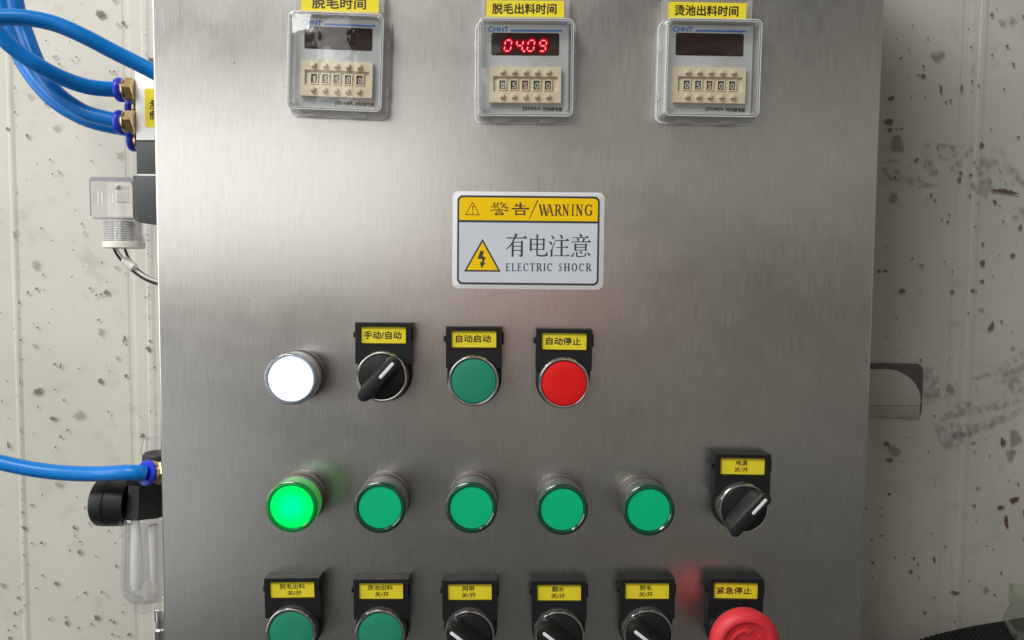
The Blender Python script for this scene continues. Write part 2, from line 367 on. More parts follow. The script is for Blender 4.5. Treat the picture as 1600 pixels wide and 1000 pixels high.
splats = """158 23 6.5 s;194.7 37.4 3.5;186 39 3 f;74 64.5 1.5;111.5 66 1.3;87.5 90 3.5 f;121.6 90.4 1.8;94.6 101 2;114 94 1;26 101 2.2;174 113 2;180 112.6 2;64 140 1.5;49 151 4 f;74 162 3;26 138.6 1.5;26 176 2;56 176 1;84 177 1;14 202 3;121.6 192 1.5;89.5 201 4.5 f;45 213 3;181 1 4 f;122 215 2 f;189 243 5 f;145 252 1.7;80.6 250 2;60 257 1.2;159 227 1.3;94.6 269.4 3.5 f;84 272.5 1.7;2 326 1.3;119.5 329 1.2;130 350 2;134 364.5 3 f;67 357 1.8;25 366 4 f;29.4 360 1.5;83.4 376 1.3;116.7 391 1.3;221 372 5.5 f;57.4 414 6.5 f;70 429.5 2;32 425 1.3;184 418 3.5 f;59.6 451 2.7;71.6 453 1.3;46 457 2.5;143 450.5 2.2;168 456.6 4.5 s;160 460 2.3;152.5 461 2;168.8 441 1.3;32.7 473 1.8;229.5 464.5 1.8;198 427 1.3;233.7 376 1.3;233 397 1.3;83.8 482.6 1.2;60.7 511.6 2.2;78.3 503.7 1.2;23 513 1.2;34.8 531 2;57 540.4 3.7 f;155.6 499.6 2.2;159 517.6 5 f;196 529.6 4 v;199.5 538.5 1.7;236 532.5 2.2;233.4 544.8 4.5 s;243 573.6 2;88 568.8 2.3;96.8 572 3 v;38 561 1.3;185 559 3.5 f;158.7 595 4.3;198.6 587 3;173 579.6 1.2;60.5 610.8 6.5 s;13 595 1.5;5.5 626 1.5;87.6 608 1.7;101.8 624.5 2;61.5 635 1.8;85 653.5 4.8 s;126 648 7.5 f;171 642.5 1.8;15.4 695 4 v;16 653 2 f;54.7 677 1.2;96.5 681.6 2.3;107.6 671.3 2;88.6 698 2;224.5 680.4 4.5 s;233 685 2;221 651 2 f;246 646.6 1.3;93.6 756 5 f;68.4 772 1.7;52 788 2.2 h;122 775.6 1.3;135 792.8 2.2 v;141.4 783 1.5;37.7 799 1.5;39.8 823.7 3.4;118.3 823 3.4;117.8 831.5 1.2;119 836.5 2.5 f;141.7 817 3 f;171.6 828 2;193.7 836 2;52 847.6 2;67 846.9 2.6;127.4 845 2;182 847.6 1.5;111 858.8 1.8;126 861.4 4 s;152.6 868 2.6 f;183.3 883 2.5 v;46.8 881 1.5;39.5 866 1.5;68.4 898 2.2;90 910.3 3.7;59 917.6 1.7;134.7 924.6 2.6;160.7 923.6 2.2;169.5 930 1.5;6.5 913 4.5 f;31 933 2.8;25.5 956.6 2.6;34.6 953.5 3 f;39.8 944 1.5;105 963 2.1;106 971.7 3.6;152.6 963.6 5 s;145 973.5 2;79.3 966 2;83 963 1.5;25 976.4 2.2;125 979.7 2;174.5 967.8 2.2;180.4 970.6 2.3;194 955.3 1.8;203.6 989.9 3.2;177.6 989.6 2.3;18 995.6 3.2;15.6 983 1.8;187.7 993.5 1.5;
1424 41 1.5;1448 60.7 1.8;1399 62.4 1.2;1418 78 1.3;1419.6 82.3 1.2;1406 92 2.3;1441 105 2.2;1440.7 119.5 3.7;1432.8 118 2;1468.3 139.6 4 v;1500.4 138.4 3.6 v;1464 88 9 f;1547.4 24 3;1563 36 4.5 f;1579.6 33 5 f;1597 26.6 2.4;1511.7 46.8 1.4;1571.4 73 2.8;1515 74.6 1.8;1548 87 2;1580.8 101 2.7;1518 110 1.3;1516.7 128 2;1526.8 134.4 2;1516 142.8 1.2;1566.6 139.4 1.8;1483 158.3 2.2;1476.2 160.3 1.9;1444 152.8 1.6;1392 154.3 4.3 s;1387.4 190.7 6.5 s;1388.9 203.5 3.5;1406.9 202 2;1399.7 203 1.8;1422.4 151.6 1.3;1546 202.7 1.5;1589 215 2.4;1531.9 227.2 4.5 s;1463.5 230.8 2;1430 251 3.5 s;1520.7 253.8 1.8;1514.7 274 2.6;1498.9 270.2 3.1;1496.8 281 3.8;1513.2 306.3 2.2;1396.7 278 2.2;1434 278 1.5;1453 305.3 2.6;1458.8 313 2.5;1447 311.8 1.2;1552.4 315.7 3.5;1560 322 1.5;1525.6 318 1.3;1481.7 335.5 1.8;1469.5 343 1.7;1479 346.6 2.3;1565 345.6 1.8;1591.7 355.5 4.2 s;1533.4 381.7 2.8;1580.2 399 4;1533 410.9 5;1532.4 439.5 3.2;1423.5 403.8 2;1438.8 415 4 f;1486.4 424.6 1.5;1474.4 409 1.5;1383.7 385 1.5;1371.5 424 3;1381.6 423.6 3;1408 454.8 4.8 s;1486 455.8 3.5;1517.6 453.8 3;1522.8 454.3 1.6;1436.7 453.8 1.3;1548.8 432 1.4;1559.7 399 1.3;1394.6 310.5 7 f;1400 226 12 f;1522 354 1.3;1568.8 299.3 4 H;1531 483.6 4 f;1546.7 510 6 v;1562.3 502 2;1510.7 489 1.8;1399 497.3 2;1579 518.4 1.3;1384.8 524.9 1.5;1404 519 1.2;1401.8 549.6 1.6;1436.4 561.8 2;1580 543.6 3.5 f;1482 560 1.4;1564.7 690 6 v;1458 649.4 2;1384.3 693.3 4.6 s;1518.7 691 2.4 h;1520.6 705.5 1.7;1544.3 711.3 1.7;1449 704.3 1.6;1396.8 704.3 9 f;1388.4 718 4.5 s;1584 682.7 11 f;1577 709 9 f;1415.5 683 1.2;1483 607 7 f;1588.6 755.6 2.2;1583 779.5 5 R;1561.3 792 3.6 R;1570 814 6 r;1598 801 3.5 r;1526 762 4 f;1387.6 771.2 2.7;1351.5 793.6 1.8;1376 792.5 1.6;1376 804.2 1.8;1376.4 836 2;1360.6 842 2;1362 877.8 3 s;1421.7 892 3.5 s;1397 870 1.6;1412.3 864.3 1.5;1432.3 880.7 2;1426 870.8 2.2;1457.8 872.6 3.6 v;1475 853 1.8;1453.6 833 1.5;1490.3 924.6 4.6 h;1562.3 894 2.2;1549.6 857 1.5;1551.7 927.2 2.2;1512 906.4 1.7;1458 932 1.8;1443.2 955.8 2.7;1489.8 968.8 1.5;1434.4 901.2 1.6;1377.5 890.8 1.4;1361.6 901.2 1.5;1358 940.7 1.4;1383 941.5 1.2;1538 920.7 5 f;1458.6 758 1.3;1520 789 2.5;1599 840 5 f;1523 811.5 1.3"""
mbs = {'dirt': MB(), 'dirt_f': MB(), 'rust': MB()}
lift = [0]
def blot(mb_, px, py, r, sx=1, sz=1, spiky=0, rough=.18, rot=0.0):
    x, z = at(px, py, WH); lift[0] += 1; y = -WH - .0018 - (lift[0] % 60) * 3e-6
    n = 26; ph = random.random() * 6; pts = []; ph2 = random.random() * 6
    rr = r / WPX * MM * .92
    for i in range(n):
        a = 2 * math.pi * i / n + random.uniform(-.08, .08)
        k = 1 + rough * math.sin(2 * a + ph) * .9 + rough * .7 * math.sin(3 * a + ph2) + random.uniform(-rough, rough) * .6
        if spiky and random.random() < .26: k += random.uniform(.3, 1.3) * spiky
        X, Zp = rr * k * math.cos(a) * sx, rr * k * math.sin(a) * sz
        pts.append((x + X * math.cos(rot) - Zp * math.sin(rot), y, z + X * math.sin(rot) + Zp * math.cos(rot)))
    c = len(pts); mb_.add(pts + [(x, y, z)], [(i, (i + 1) % n, c) for i in range(n)])
for ent in splats.replace('\n', '').split(';'):
    q = ent.split(); px, py, r = map(float, q[:3]); k = q[3] if len(q) > 3 else ''
    if k == 'f': blot(mbs['dirt_f'], px, py, r, 1, 1, .3, .25)
    elif k == 's': blot(mbs['dirt'], px, py, r * .85, 1, 1, .6, .22)
    elif k == 'v': blot(mbs['dirt'], px, py, r, .6, 1.4, .1, .25, random.uniform(-.2, .2))
    elif k == 'h': blot(mbs['dirt'], px, py, r, 1.5, .7, .1, .2)
    elif k == 'H': blot(mbs['rust'], px, py, r, 4.2, .8, .3, .32, -.1)
    elif k == 'R': blot(mbs['rust'], px, py, r, 1.8, .7, .2, .25, .45)
    elif k == 'r': blot(mbs['rust'], px, py, r, .6, 1.5, .2, .25, .2)
    else: blot(mbs['dirt'], px, py, r, 1, 1, 0, .16)
for i in range(260):                              # the many small specks between
    px, py = random.choice([(random.uniform(0, 245), random.uniform(0, 1000)), (random.uniform(1350, 1600), random.uniform(0, 960))])
    blot(mbs[random.choice(['dirt_f', 'dirt_f', 'dirt_f', 'dirt'])], px, py, random.choice([.5, .6, .8, 1.0, 1.2]), random.uniform(.7, 1.5), 1, 0, .25, random.random() * 3)
for i in range(130):                              # dirt caught along the folded seams
    if i % 2: t = random.random(); px, py = 26 + 13 * t + random.uniform(-.5, .5), 60 + 900 * t
    else: t = random.random(); px, py = 229 + 8 * t + random.uniform(-.4, .4), 20 + 650 * t
    blot(mbs['dirt'], px, py, random.choice([.5, .6, .9]), .7, random.uniform(1, 4), 0, .2)
for k, nm in (('dirt', 'dark_splatter'), ('dirt_f', 'faint_splatter'), ('rust', 'rust_stain')):
    o = mbs[k].build(nm, k, wall, flat=True); o['kind'] = 'stuff'
smears = [((1340, 200, 3.846), [[(380, 90), (430, 90), (470, 260), (520, 280), (480, 295), (420, 280), (390, 240)], [(480, 90), (610, 110), (600, 160), (560, 190), (470, 190)],
   [(540, 240), (690, 105), (702, 113), (610, 230), (570, 280)], [(130, 200), (210, 190), (280, 210), (200, 218), (130, 215)], [(300, 230), (310, 228), (370, 265), (365, 272)],
   [(130, 230), (220, 250), (300, 285), (400, 325), (510, 350), (350, 357), (180, 312)], [(700, 240), (740, 170), (820, 160), (840, 210), (770, 250), (800, 330), (830, 380), (760, 420), (680, 370), (670, 330), (740, 320)],
   [(815, 80), (880, 130), (890, 190), (960, 270), (1010, 340), (1010, 380), (930, 300), (860, 190)], [(800, 240), (806, 238), (858, 318), (850, 322)], [(830, 230), (837, 228), (896, 346), (888, 350)],
   [(860, 210), (867, 208), (938, 350), (930, 354)], [(765, 130), (810, 120), (850, 150), (842, 158), (805, 132)], [(930, 480), (980, 470), (1020, 540), (960, 560), (915, 540)], [(380, 90), (640, 104), (640, 110), (380, 100)]]),
  ((1320, 480, 4.168), [[(500, 390), (590, 390), (600, 450), (620, 600), (510, 640), (495, 500)], [(820, 460), (930, 410), (1020, 360), (1180, 250), (1180, 300), (1050, 400), (950, 440), (850, 470)],
   [(740, 600), (860, 640), (1000, 600), (1180, 560), (1180, 600), (1000, 660), (800, 700), (600, 740), (700, 640)], [(560, 740), (700, 800), (820, 820), (720, 910), (640, 930), (600, 850)],
   [(980, 430), (1180, 350), (1180, 540), (1020, 580), (1060, 500), (960, 490)], [(840, 480), (850, 478), (870, 580), (900, 640), (885, 640), (850, 560)], [(630, 740), (820, 760), (1000, 700), (1180, 640), (1180, 680), (900, 800), (700, 860)]])]
mb = MB()
for (bx, by, sc), L_ in smears:
    for pl in L_:
        lift[0] += 1; y = -WH - .0017 - (lift[0] % 40) * 3e-6
        dense = []
        for i in range(len(pl)):
            a, b = Vector(pl[i]), Vector(pl[(i + 1) % len(pl)])
            for t in (0, .25, .5, .75): dense.append(a.lerp(b, t) + Vector((random.uniform(-7, 7), random.uniform(-4, 4))) * min(1, (b - a).length / 80))
        vs = []
        for q in dense:
            X, Zp = at(bx + q.x / sc, by + q.y / sc, WH); vs.append((X, y, Zp))
        mb.add(vs, [tuple(range(len(vs)))])
o = mb.build('grey_smear', 'smear', wall, flat=True); o['kind'] = 'stuff'
# knocked-out slot in the wall beside the cabinet
x0, z1 = at(1330, 566.8, WH); x1, z0 = at(1437.5, 652, WH)
slot = thing('wall_slot', 'dark framed slot plate with rounded light panel, on the wall right of the cabinet', 'wall plate', (x0 + x1) / 2, (z0 + z1) / 2, h=WH + .0015)
W_, H_ = (x1 - x0) / MM, (z1 - z0) / MM
MB().prism(rrect(0, 0, W_, H_, 6), 0, .8, .3).build('frame', 'recess', slot)
pl = [(-W_ / 2, -H_ * .27), (W_ * .46, -H_ * .27)] + [(-W_ * .05 + W_ * .52 * math.cos(R(a)), -H_ * .20 + H_ * .60 * math.sin(R(a))) for a in range(0, 91, 9)] + [(-W_ / 2, H_ * .39)]
MB().prism(pl, .8, 2.0, .5).build('panel', 'wallplate', slot)
MB().box(-W_ / 2, W_ * .465, -H_ / 2 + .2, -H_ * .275, .8, 1.7, .4).build('lower_strip', 'recess_l', slot)

# ------------------------------------------------------------------ control cabinet
a0, zt = at(236, 0); a1, zb = at(256, 1000); XL = (a0 + a1) / 2
b0, _ = at(1382, 0); b1, _ = at(1345.5, 1000); XR = (b0 + b1) / 2
cab = thing('control_cabinet', 'brushed stainless steel control cabinet carrying all the buttons and lamps', 'control cabinet', (XL + XR) / 2, -.36)
ZC = .36
hw = (XR - XL) / 2 / MM; zt_, zb_ = 640, 0
mb = MB()
# door sheet: flat face folded back at the sides through a small bend
prof = [(-hw, -18), (-hw, -1.6)] + [(-hw + 1.6 - 1.6 * math.cos(R(a)), -1.6 + 1.6 * math.sin(R(a))) for a in (30, 60, 90)]
prof += [(-x, h) for x, h in reversed(prof)]
vs = []; fs = []
for x, h in prof: vs += [P(x, zb_, h), P(x, zt_, h)]
for i in range(len(prof) - 1): fs.append((2 * i, 2 * i + 2, 2 * i + 3, 2 * i + 1))
n0 = len(vs)
inn = [(x * (hw - 1.2) / hw, h - 1.2 if h > -17 else h) for x, h in prof]
for x, h in inn: vs += [P(x, zb_, h), P(x, zt_, h)]
for i in range(len(prof) - 1): fs.append((n0 + 2 * i, n0 + 2 * i + 1, n0 + 2 * i + 3, n0 + 2 * i + 2))
mb.add(vs, fs)
door = mb.build('door', STEEL, cab)
uvl = door.data.uv_layers.new(name='UVMap')
for lp in door.data.loops:
    co = door.data.vertices[lp.vertex_index].co; uvl.data[lp.index].uv = (co.x + co.y * .01, co.z)
mb = MB(); mb.box(-hw + 3, hw - 3, zb_ + 3, zt_ - 3, -150, -19.2, 1.0)
body = mb.build('cabinet_body', STEEL, cab); uvl = body.data.uv_layers.new(name='UVMap')
for lp in body.data.loops:
    co = body.data.vertices[lp.vertex_index].co; uvl.data[lp.index].uv = (co.x + co.y, co.z)
# hinge barrel on the right edge
hx, hz = at(1361, 531, -.006)
mb = MB(); pts = [Vector((XR - cab.location.x + .0004, .007, hz + ZC + t)) for t in (-.0075, -.0065, -.004, 0, .004, .0065, .0075)]
mb.tube(pts, [.0004, .0012, .0019, .0021, .0019, .0012, .0004], 20)
mb.build('hinge', 'satin', cab)

mb = MB(); o_ = Vector(cab.location)
for (px, py, r) in [(809, 589, .45), (807, 781, .5), (1343, 591, .5), (1325, 782, .55), (1320, 970, .45), (1274, 829, .45), (366, 99, .5), (445, 137, .4), (1217, 119, .4), (1298, 703, .3), (512, 690, .35), (640, 860, .3), (1010, 480, .3), (390, 470, .35)]:
    X, Zp = at(px, py, 0)
    mb.poly([((X - o_.x) / MM + r * (1 + random.uniform(-.3, .3)) * math.cos(k), (Zp - o_.z) / MM + r * .7 * (1 + random.uniform(-.3, .3)) * math.sin(k)) for k in [i * math.pi / 4 for i in range(8)]], .03)
o = mb.build('dirt_specks', 'dirt', cab, flat=True); o['kind'] = 'stuff'
# ------------------------------------------------------------------ name plate holder shared by buttons and switches
def holder(parent, lines, ink='ink', tab=1, card_dx=0.0, tilt=0.0):
    hb = MB()
    pts = [(-15.4, 6)] + [(15.5 * math.cos(R(a)), 15.5 * math.sin(R(a)) ) for a in range(180, 361, 9)] + [(15.4, 6)]
    hb.prism(pts, 0.15, 4.6, .5)
    outer = [(-15.8, 6.6), (15.8, 6.6), (15.8, 30), (-15.8, 30)]
    CX = card_dx
    inner = [(CX - 12.9, 18.1), (CX + 12.9, 18.1), (CX + 12.9, 27.9), (CX - 12.9, 27.9)]
    hb.ring(outer, inner, 0.15, 9.0)
    hb.ring([(CX - 13.5, 17.5), (CX + 13.5, 17.5), (CX + 13.5, 28.5), (CX - 13.5, 28.5)], inner, 9.0, 9.25)
    hb.box(CX - 12.95, CX + 12.95, 18.05, 27.95, 0.2, 7.4)
    hb.box(-17.3, -15.8, 21.4, 24.6, 3.5, 6.8, .3); hb.box(15.8, 16.7, 20, 27.0, 5.0, 7.8, .2)
    o = hb.build('label_holder', 'black', parent)
    MB().box(CX - 12.75, CX + 12.55, 18.35, 27.6, 7.4, 8.0).build('label_card', 'yellow', o)
    for (s, x, z, w_, h_) in lines: lettering(s, CX + x, 23 + z, w_, h_, 8.06, ink, o, .022 if h_ > 3.4 else .014)
    return o
TWO = lambda a, wa, xa, xb=-.7, wb=7.9: [(a, xa, 1.9, wa, 3.0), ('关/开', xb, -2.0, wb, 2.9)]
def bezel(parent, mat='chrome', r=14.25, top=14.0):
    o = MB().lathe([(r - .3, 4.6), (r, 5.2), (r, top - .75)], cap0=False, cap1=False).build('bezel', 'bezel_side', parent)
    return MB().lathe([(r + .03, top - .75), (r - .25, top - .2), (r - .8, top), (r - 1.35, top - .15), (r - 1.6, top - .8), (r - 1.7, top - 2.2), (r - 1.7, 5)], cap0=False, cap1=False).build('chrome_ring', mat, o)
def push_button(px, py, label, lines, cap, rot=0.0, tilt=0.0):
    x, z = at(px, py, .014)
    t = thing('push_button', label, 'push button', x, z, 'push buttons with a yellow name plate', rot)
    holder(t, lines); bezel(t)
    MB().lathe([(12.5, 6), (12.5, 12.9), (12.3, 13.25), (11.7, 13.45), (6, 13.5), (0.01, 13.5)], cap0=False).build('button_cap', cap, t)
    return t
def stadium(L, W, n=10, taper=0):
    pts = []
    for s in (1, -1):
        for k in range(n + 1):
            a = R(-90 + 180 * k / n) if s > 0 else R(90 + 180 * k / n)
            pts.append((s * (L / 2 - W / 2) + W / 2 * math.cos(a), W / 2 * math.sin(a)))
    return pts
def selector(px, py, label, lines, ang, rot=0.0, group='rotary switches with a yellow name plate'):
    x, z = at(px, py, .014)
    t = thing('selector_switch', label, 'rotary switch', x, z, group, rot)
    holder(t, lines); bezel(t, 'chrome')
    MB().lathe([(12.5, 6), (12.6, 13.6), (12.3, 14.2), (11.6, 14.4), (0.01, 14.4)], cap0=False).build('dial', 'knob', t)
    ca, sa = math.cos(R(ang)), math.sin(R(ang)); rt = lambda pts: [(a * ca - b * sa, a * sa + b * ca) for a, b in pts]
    loops = [(27.5, 10.4, 14.35), (28.5, 9.6, 17), (30.0, 7.6, 23), (30.4, 6.6, 25.3), (30.0, 6.0, 25.9), (28.9, 4.9, 26.1)]
    mb = MB(); mb.loft([[P(a, b, h) for a, b in rt(stadium(L, W))] for L, W, h in loops])
    hd = mb.build('handle', 'handle', t)
    st = [(a + 6.9, b) for a, b in stadium(11.4, 1.8)]
    MB().prism(rt(st), 26.1, 26.35, .08).build('pointer_mark', 'white_mark', hd)
    return t
def lamp(px, py, label, kind, group='round panel lamps in the lower row', rot=0.0):
    x, z = at(px, py, .022)
    t = thing('indicator_lamp', label, 'indicator lamp', x, z, group, rot)
    MB().lathe([(14.4, 0.1), (14.6, .5), (14.6, 5.2), (14.2, 5.7)], cap0=False, cap1=True).build('collar', 'collar', t)
    MB().lathe([(13.9, 5.4), (14.3, 5.8), (14.3, 6.3), (13.9, 6.7)], cap0=False).build('gasket', 'oring', t)
    MB().lathe([(13.6, 6.5), (14.2, 6.8), (14.3, 11), (13.8, 11.4)], cap0=False).build('ring', 'collar', t)
    side, rim, disc = {'off': ('green_side', 'green_rim', 'green_disc'), 'green': ('lit_side', 'lit_rim', 'lamp_green'), 'white': ('white_side', 'white_side', 'lamp_white')}[kind]
    l = MB().lathe([(13.9, 11.2), (14.4, 11.6), (14.5, 20.4)], cap0=False, cap1=False).build('lens', side, t)
    MB().lathe([(14.5, 20.4), (14.35, 21.4), (13.7, 22.0), (12.6, 22.1), (12.0, 21.5), (11.9, 20.0)], cap0=False, cap1=False).build('lens_rim', rim, l)
    MB().lathe([(11.95, 19.2), (11.9, 21.0), (11.6, 21.3), (6, 21.4), (0.01, 21.4)], cap0=False).build('diffuser', disc, l)
    if kind == 'white': MB().lathe([(12.4, 9), (12.6, 19.0), (11.9, 19.4)], cap0=False).build('inner_sleeve', 'sticker', l)
    return t
# row 2
lamp(453, 593, 'lit white round lamp, left of the first rotary switch in the upper button row', 'white', None)
selector(596.5, 589, 'black rotary switch with plate 手动/自动, between the white lamp and the green button', [('手动/自动', -.5, 0, 21.1, 4.4)], 48)
push_button(739.8, 595.5, 'flat green button with plate 自动启动, under the warning sticker', [('自动启动', -.4, 0.3, 19.6, 4.2)], 'green_cap', .3)
push_button(881.3, 599.0, 'flat red push button with plate 自动停止', [('自动停止', -.4, 0.1, 19.5, 4.2)], 'red_cap', -.5)
# row 3
lamp(455, 792.6, 'glowing green lamp, the only lit one of the green row', 'green')
lamp(593.3, 793.6, 'unlit green lamp directly right of the glowing green one', 'off')
lamp(736.5, 794, 'unlit green lamp below the green 自动启动 button, middle of its row', 'off')
lamp(878.5, 796.6, 'unlit green lamp below the red push button', 'off')
lamp(1014, 797.6, 'unlit green lamp at the right end of the lamp row, nearest the 电源 switch', 'off')
selector(1163, 795.5, 'black rotary switch with plate 电源 关/开, right of the green lamps', TWO('电源', 6.4, -.4), 49, -.4)
# row 4
push_button(454, 989.5, 'flat green button with plate 脱毛出料 关/开, under the glowing lamp', TWO('脱毛出料', 14.6, 0, 1.2, 8.2), 'green_cap', 1.2)
push_button(593.5, 991.5, 'flat green button with plate 烫池出料 关/开, second in the bottom row', TWO('烫池出料', 14.6, -.5, .4, 7.9), 'green_cap', .6)
selector(733.6, 993, 'black rotary switch with plate 网带 关/开, third in the bottom row', TWO('网带', 6.8, -.8, -.7), 142, .6)
selector(874.3, 994, 'black rotary switch with plate 翻水 关/开, under the fourth green lamp', TWO('翻水', 6.8, -.6, -.6), 142, .4)
selector(1013.3, 991.5, 'black rotary switch with plate 脱毛 关/开, beside the red emergency stop', TWO('脱毛', 6.9, -.8, -.7), 142, .5)
# emergency stop
x, z = at(1152, 991, .014)
ES_LINES = [('紧急停止', -1.0, 0, 20, 4.1)]
es = thing('emergency_stop', 'big red mushroom stop button with plate 紧急停止, bottom right corner', 'emergency stop button', x, z, None, -.6)
holder(es, ES_LINES, 'ink_red')
MB().lathe([(14.6, 4.6), (14.6, 8), (13.6, 9), (13.4, 20), (12.4, 20.6)], cap0=False).build('collar', 'black', es)
mx, mz = at(1168.5, 1012.5, .036); mx = (mx - x) / MM; mz = (mz - z) / MM
prof = [(9, 18), (13, 19), (15.5, 22), (18.3, 26), (19.0, 29.5), (18.7, 31.8), (17.6, 33.6)]
mb = MB(); mb.lathe(prof + [(16.8, 34.4), (15.6, 35.2), (14.6, 35.5), (13.8, 35.4), (13.2, 34.6), (12.8, 34.4), (0.01, 34.6)], (mx, mz), 96, cap0=False)
mush = mb.build('mushroom_head', 'estop', es)
mb = MB()
for i in range(84):
    a = 2 * math.pi * i / 84; c, s = math.cos(a), math.sin(a)
    def q(r, tt, h): return P(mx + r * c - tt * s, mz + r * s + tt * c, h)
    mb.add([q(18.7, -.38, 31.0), q(18.7, .38, 31.0), q(16.6, .34, 34.0), q(16.6, -.34, 34.0), q(18.98, 0, 31.5), q(16.92, 0, 34.55)], [(0, 1, 4), (1, 2, 5, 4), (2, 3, 5), (3, 0, 4, 5)])
o = mb.build('grip_ridges', 'estop', mush); o['kind'] = 'stuff'
for st in (165, 45, -75):
    arc = [(9.9 * math.cos(R(a)), 9.9 * math.sin(R(a))) for a in [st - 7 * k for k in range(11)]]
    arc_i = [(8.0 * math.cos(R(a)), 8.0 * math.sin(R(a))) for a in [st - 7 * k for k in range(11)]]
    e = st - 70; tip = e - 24
    pts = arc + [(11.6 * math.cos(R(e)), 11.6 * math.sin(R(e))), (8.9 * math.cos(R(tip)), 8.9 * math.sin(R(tip))), (6.3 * math.cos(R(e)), 6.3 * math.sin(R(e)))] + arc_i[::-1]
    MB().prism([(mx + a, mz + b) for a, b in pts], 34.3, 35.1, .2).build('arrow', 'estop', mush)

# ------------------------------------------------------------------ timers
SEG = {'0': 'abcdef', '4': 'bcfg', '9': 'abcdfg', '5': 'acdfg'}
def seg_quads(ch, cx, cz, wd_, ht, th, slant=.16, gap=.28):
    hw_, hh = wd_ / 2, ht / 2; out = []
    L = {'a': ((-hw_, hh), (hw_, hh)), 'b': ((hw_, hh), (hw_, 0)), 'c': ((hw_, 0), (hw_, -hh)), 'd': ((-hw_, -hh), (hw_, -hh)), 'e': ((-hw_, 0), (-hw_, -hh)), 'f': ((-hw_, hh), (-hw_, 0)), 'g': ((-hw_, 0), (hw_, 0))}
    for s in SEG[ch]:
        a, b = Vector(L[s][0]), Vector(L[s][1]); d = (b - a).normalized(); n = Vector((-d.y, d.x)); a += d * gap * 1.6; b -= d * gap * 1.6
        pts = [a - d * th * .35, a + n * th / 2 + d * th * .15, b + n * th / 2 - d * th * .15, b + d * th * .35, b - n * th / 2 - d * th * .15, a - n * th / 2 + d * th * .15]
        out.append([(cx + p.x + p.y * slant, cz + p.y) for p in pts])
    return out
def timer(px, py, label, numbers, name_text, name_px, lit=False, rot=0.0, hrot=0.0, nw=None):
    x, z = at(px, py, .006)
    t = thing('time_relay', label, 'timer', x, z, 'timers in clear covers across the top', rot)
    MB().prism(rrect(0, 0, 48.6, 49.8, 1.6), 0.1, 5.4, .5).build('housing', 'house', t)
    f = MB().prism(rrect(0, 0, 47.4, 48.8, 1.0), 5.4, 6.0, .15).build('face_plate', 'face', t)
    lettering('CHNT', -15.2, 21.9, 11.0, 2.5, 6.06, 'blue_ink', f, .05)
    MB().box(-8.2, 20.0, 20.8, 21.8, 6.0, 6.06).build('stripe', 'blue_ink', f)
    lettering('JSS48A', 3.7, -21.5, 10.4, 2.3, 6.06, 'ink', f, .03)
    lettering('时间继电器', 15.4, -21.5, 10.6, 2.2, 6.06, 'ink', f, .03)
    dsp = MB().prism(rrect(-.25, 13.9, 37.6, 12.2, .9), 6.0, 6.25, .1).build('display_window', 'window', t)
    if lit:
        for i, (ch, dx) in enumerate((('0', -9.8), ('4', -3.4), ('0', 2.9), ('9', 9.5))):
            a = MB(); b = MB(); c_ = MB()
            for ly, (hm, hth) in enumerate((('led_halo', 4.4), ('led_halo2', 3.6), ('led_halo3', 2.9))):  # glow around the digits painted as stacked emissive outlines
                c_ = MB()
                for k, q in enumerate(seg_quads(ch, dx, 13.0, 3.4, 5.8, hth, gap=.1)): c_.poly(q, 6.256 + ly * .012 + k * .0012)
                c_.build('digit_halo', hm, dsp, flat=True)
            for k, q in enumerate(seg_quads(ch, dx, 13.0, 3.4, 5.8, 2.1)): a.poly(q, 6.30 + k * .004)
            for k, q in enumerate(seg_quads(ch, dx, 13.0, 3.4, 5.8, .5, gap=.42)): b.poly(q, 6.36 + k * .002)
            a.build('digit_glow', 'led', dsp, flat=True); b.build('digit', 'led_core', dsp, flat=True)
        MB().poly(circ(-.9, 10.0, .85, 16), 6.30).build('digit_glow', 'led', dsp, flat=True); MB().poly(circ(-.9, 10.0, .55, 16), 6.38).build('decimal_point', 'led_core', dsp, flat=True)
    mb = MB(); ox = -.1
    xs = [-12.7, -6.4, -.1, 6.2, 12.5]
    outer = [(ox - 19.8, -18.6), (ox + 19.8, -18.6), (ox + 19.8, .8), (ox - 19.8, .8)]
    rec = [(ox - 17.6, -12.6), (ox + 18.0, -12.6), (ox + 18.0, -4.4), (ox - 17.6, -4.4)]
    mb.ring(outer, rec, 6.0, 9.0); mb.box(rec[0][0] - .05, rec[1][0] + .05, -12.65, -4.35, 6.05, 7.6)
    # recess floor is divided by a frame round each number window
    blk = mb.build('thumbwheel_block', 'cream', t)
    for i, xx in enumerate(xs):
        MB().ring([(xx - 2.3, -11.9), (xx + 2.3, -11.9), (xx + 2.3, -5.9), (xx - 2.3, -5.9)], [(xx - 1.65, -11.3), (xx + 1.65, -11.3), (xx + 1.65, -6.5), (xx - 1.65, -6.5)], 7.6, 8.5).build('window_frame', 'cream', blk)
        MB().box(xx - 1.62, xx + 1.62, -11.28, -6.52, 7.6, 7.8).build('number_drum', 'dial_red' if i == 2 else 'dial', blk)
        lettering(numbers[i], xx + .15, -9.05, 1.9 if numbers[i] != '1' else 1.0, 3.3, 7.9, 'num', blk, .02, name='number')
        for zz in (-2.0, -15.2):
            pn = MB(); pn.box(xx - 1.15, xx + 1.15, zz - 1.0, zz + 1.0, 9.0, 11.0, .35)
            pn.build('push_pin', 'cream', blk)
    # clear cover: open-backed box, with ribs
    pan = MB(); pan.prism(rrect(0, -.8, 50.2, 50.6, 2.2), 13.0, 14.2, .3)
    cv = pan.build('cover', 'cover', t)
    wl = MB()
    o_ = [rrect(0, -.5, 55.0, 55.2, 4.0), rrect(0, -.6, 53.6, 53.9, 3.7), rrect(0, -.8, 52.2, 52.6, 3.4)]
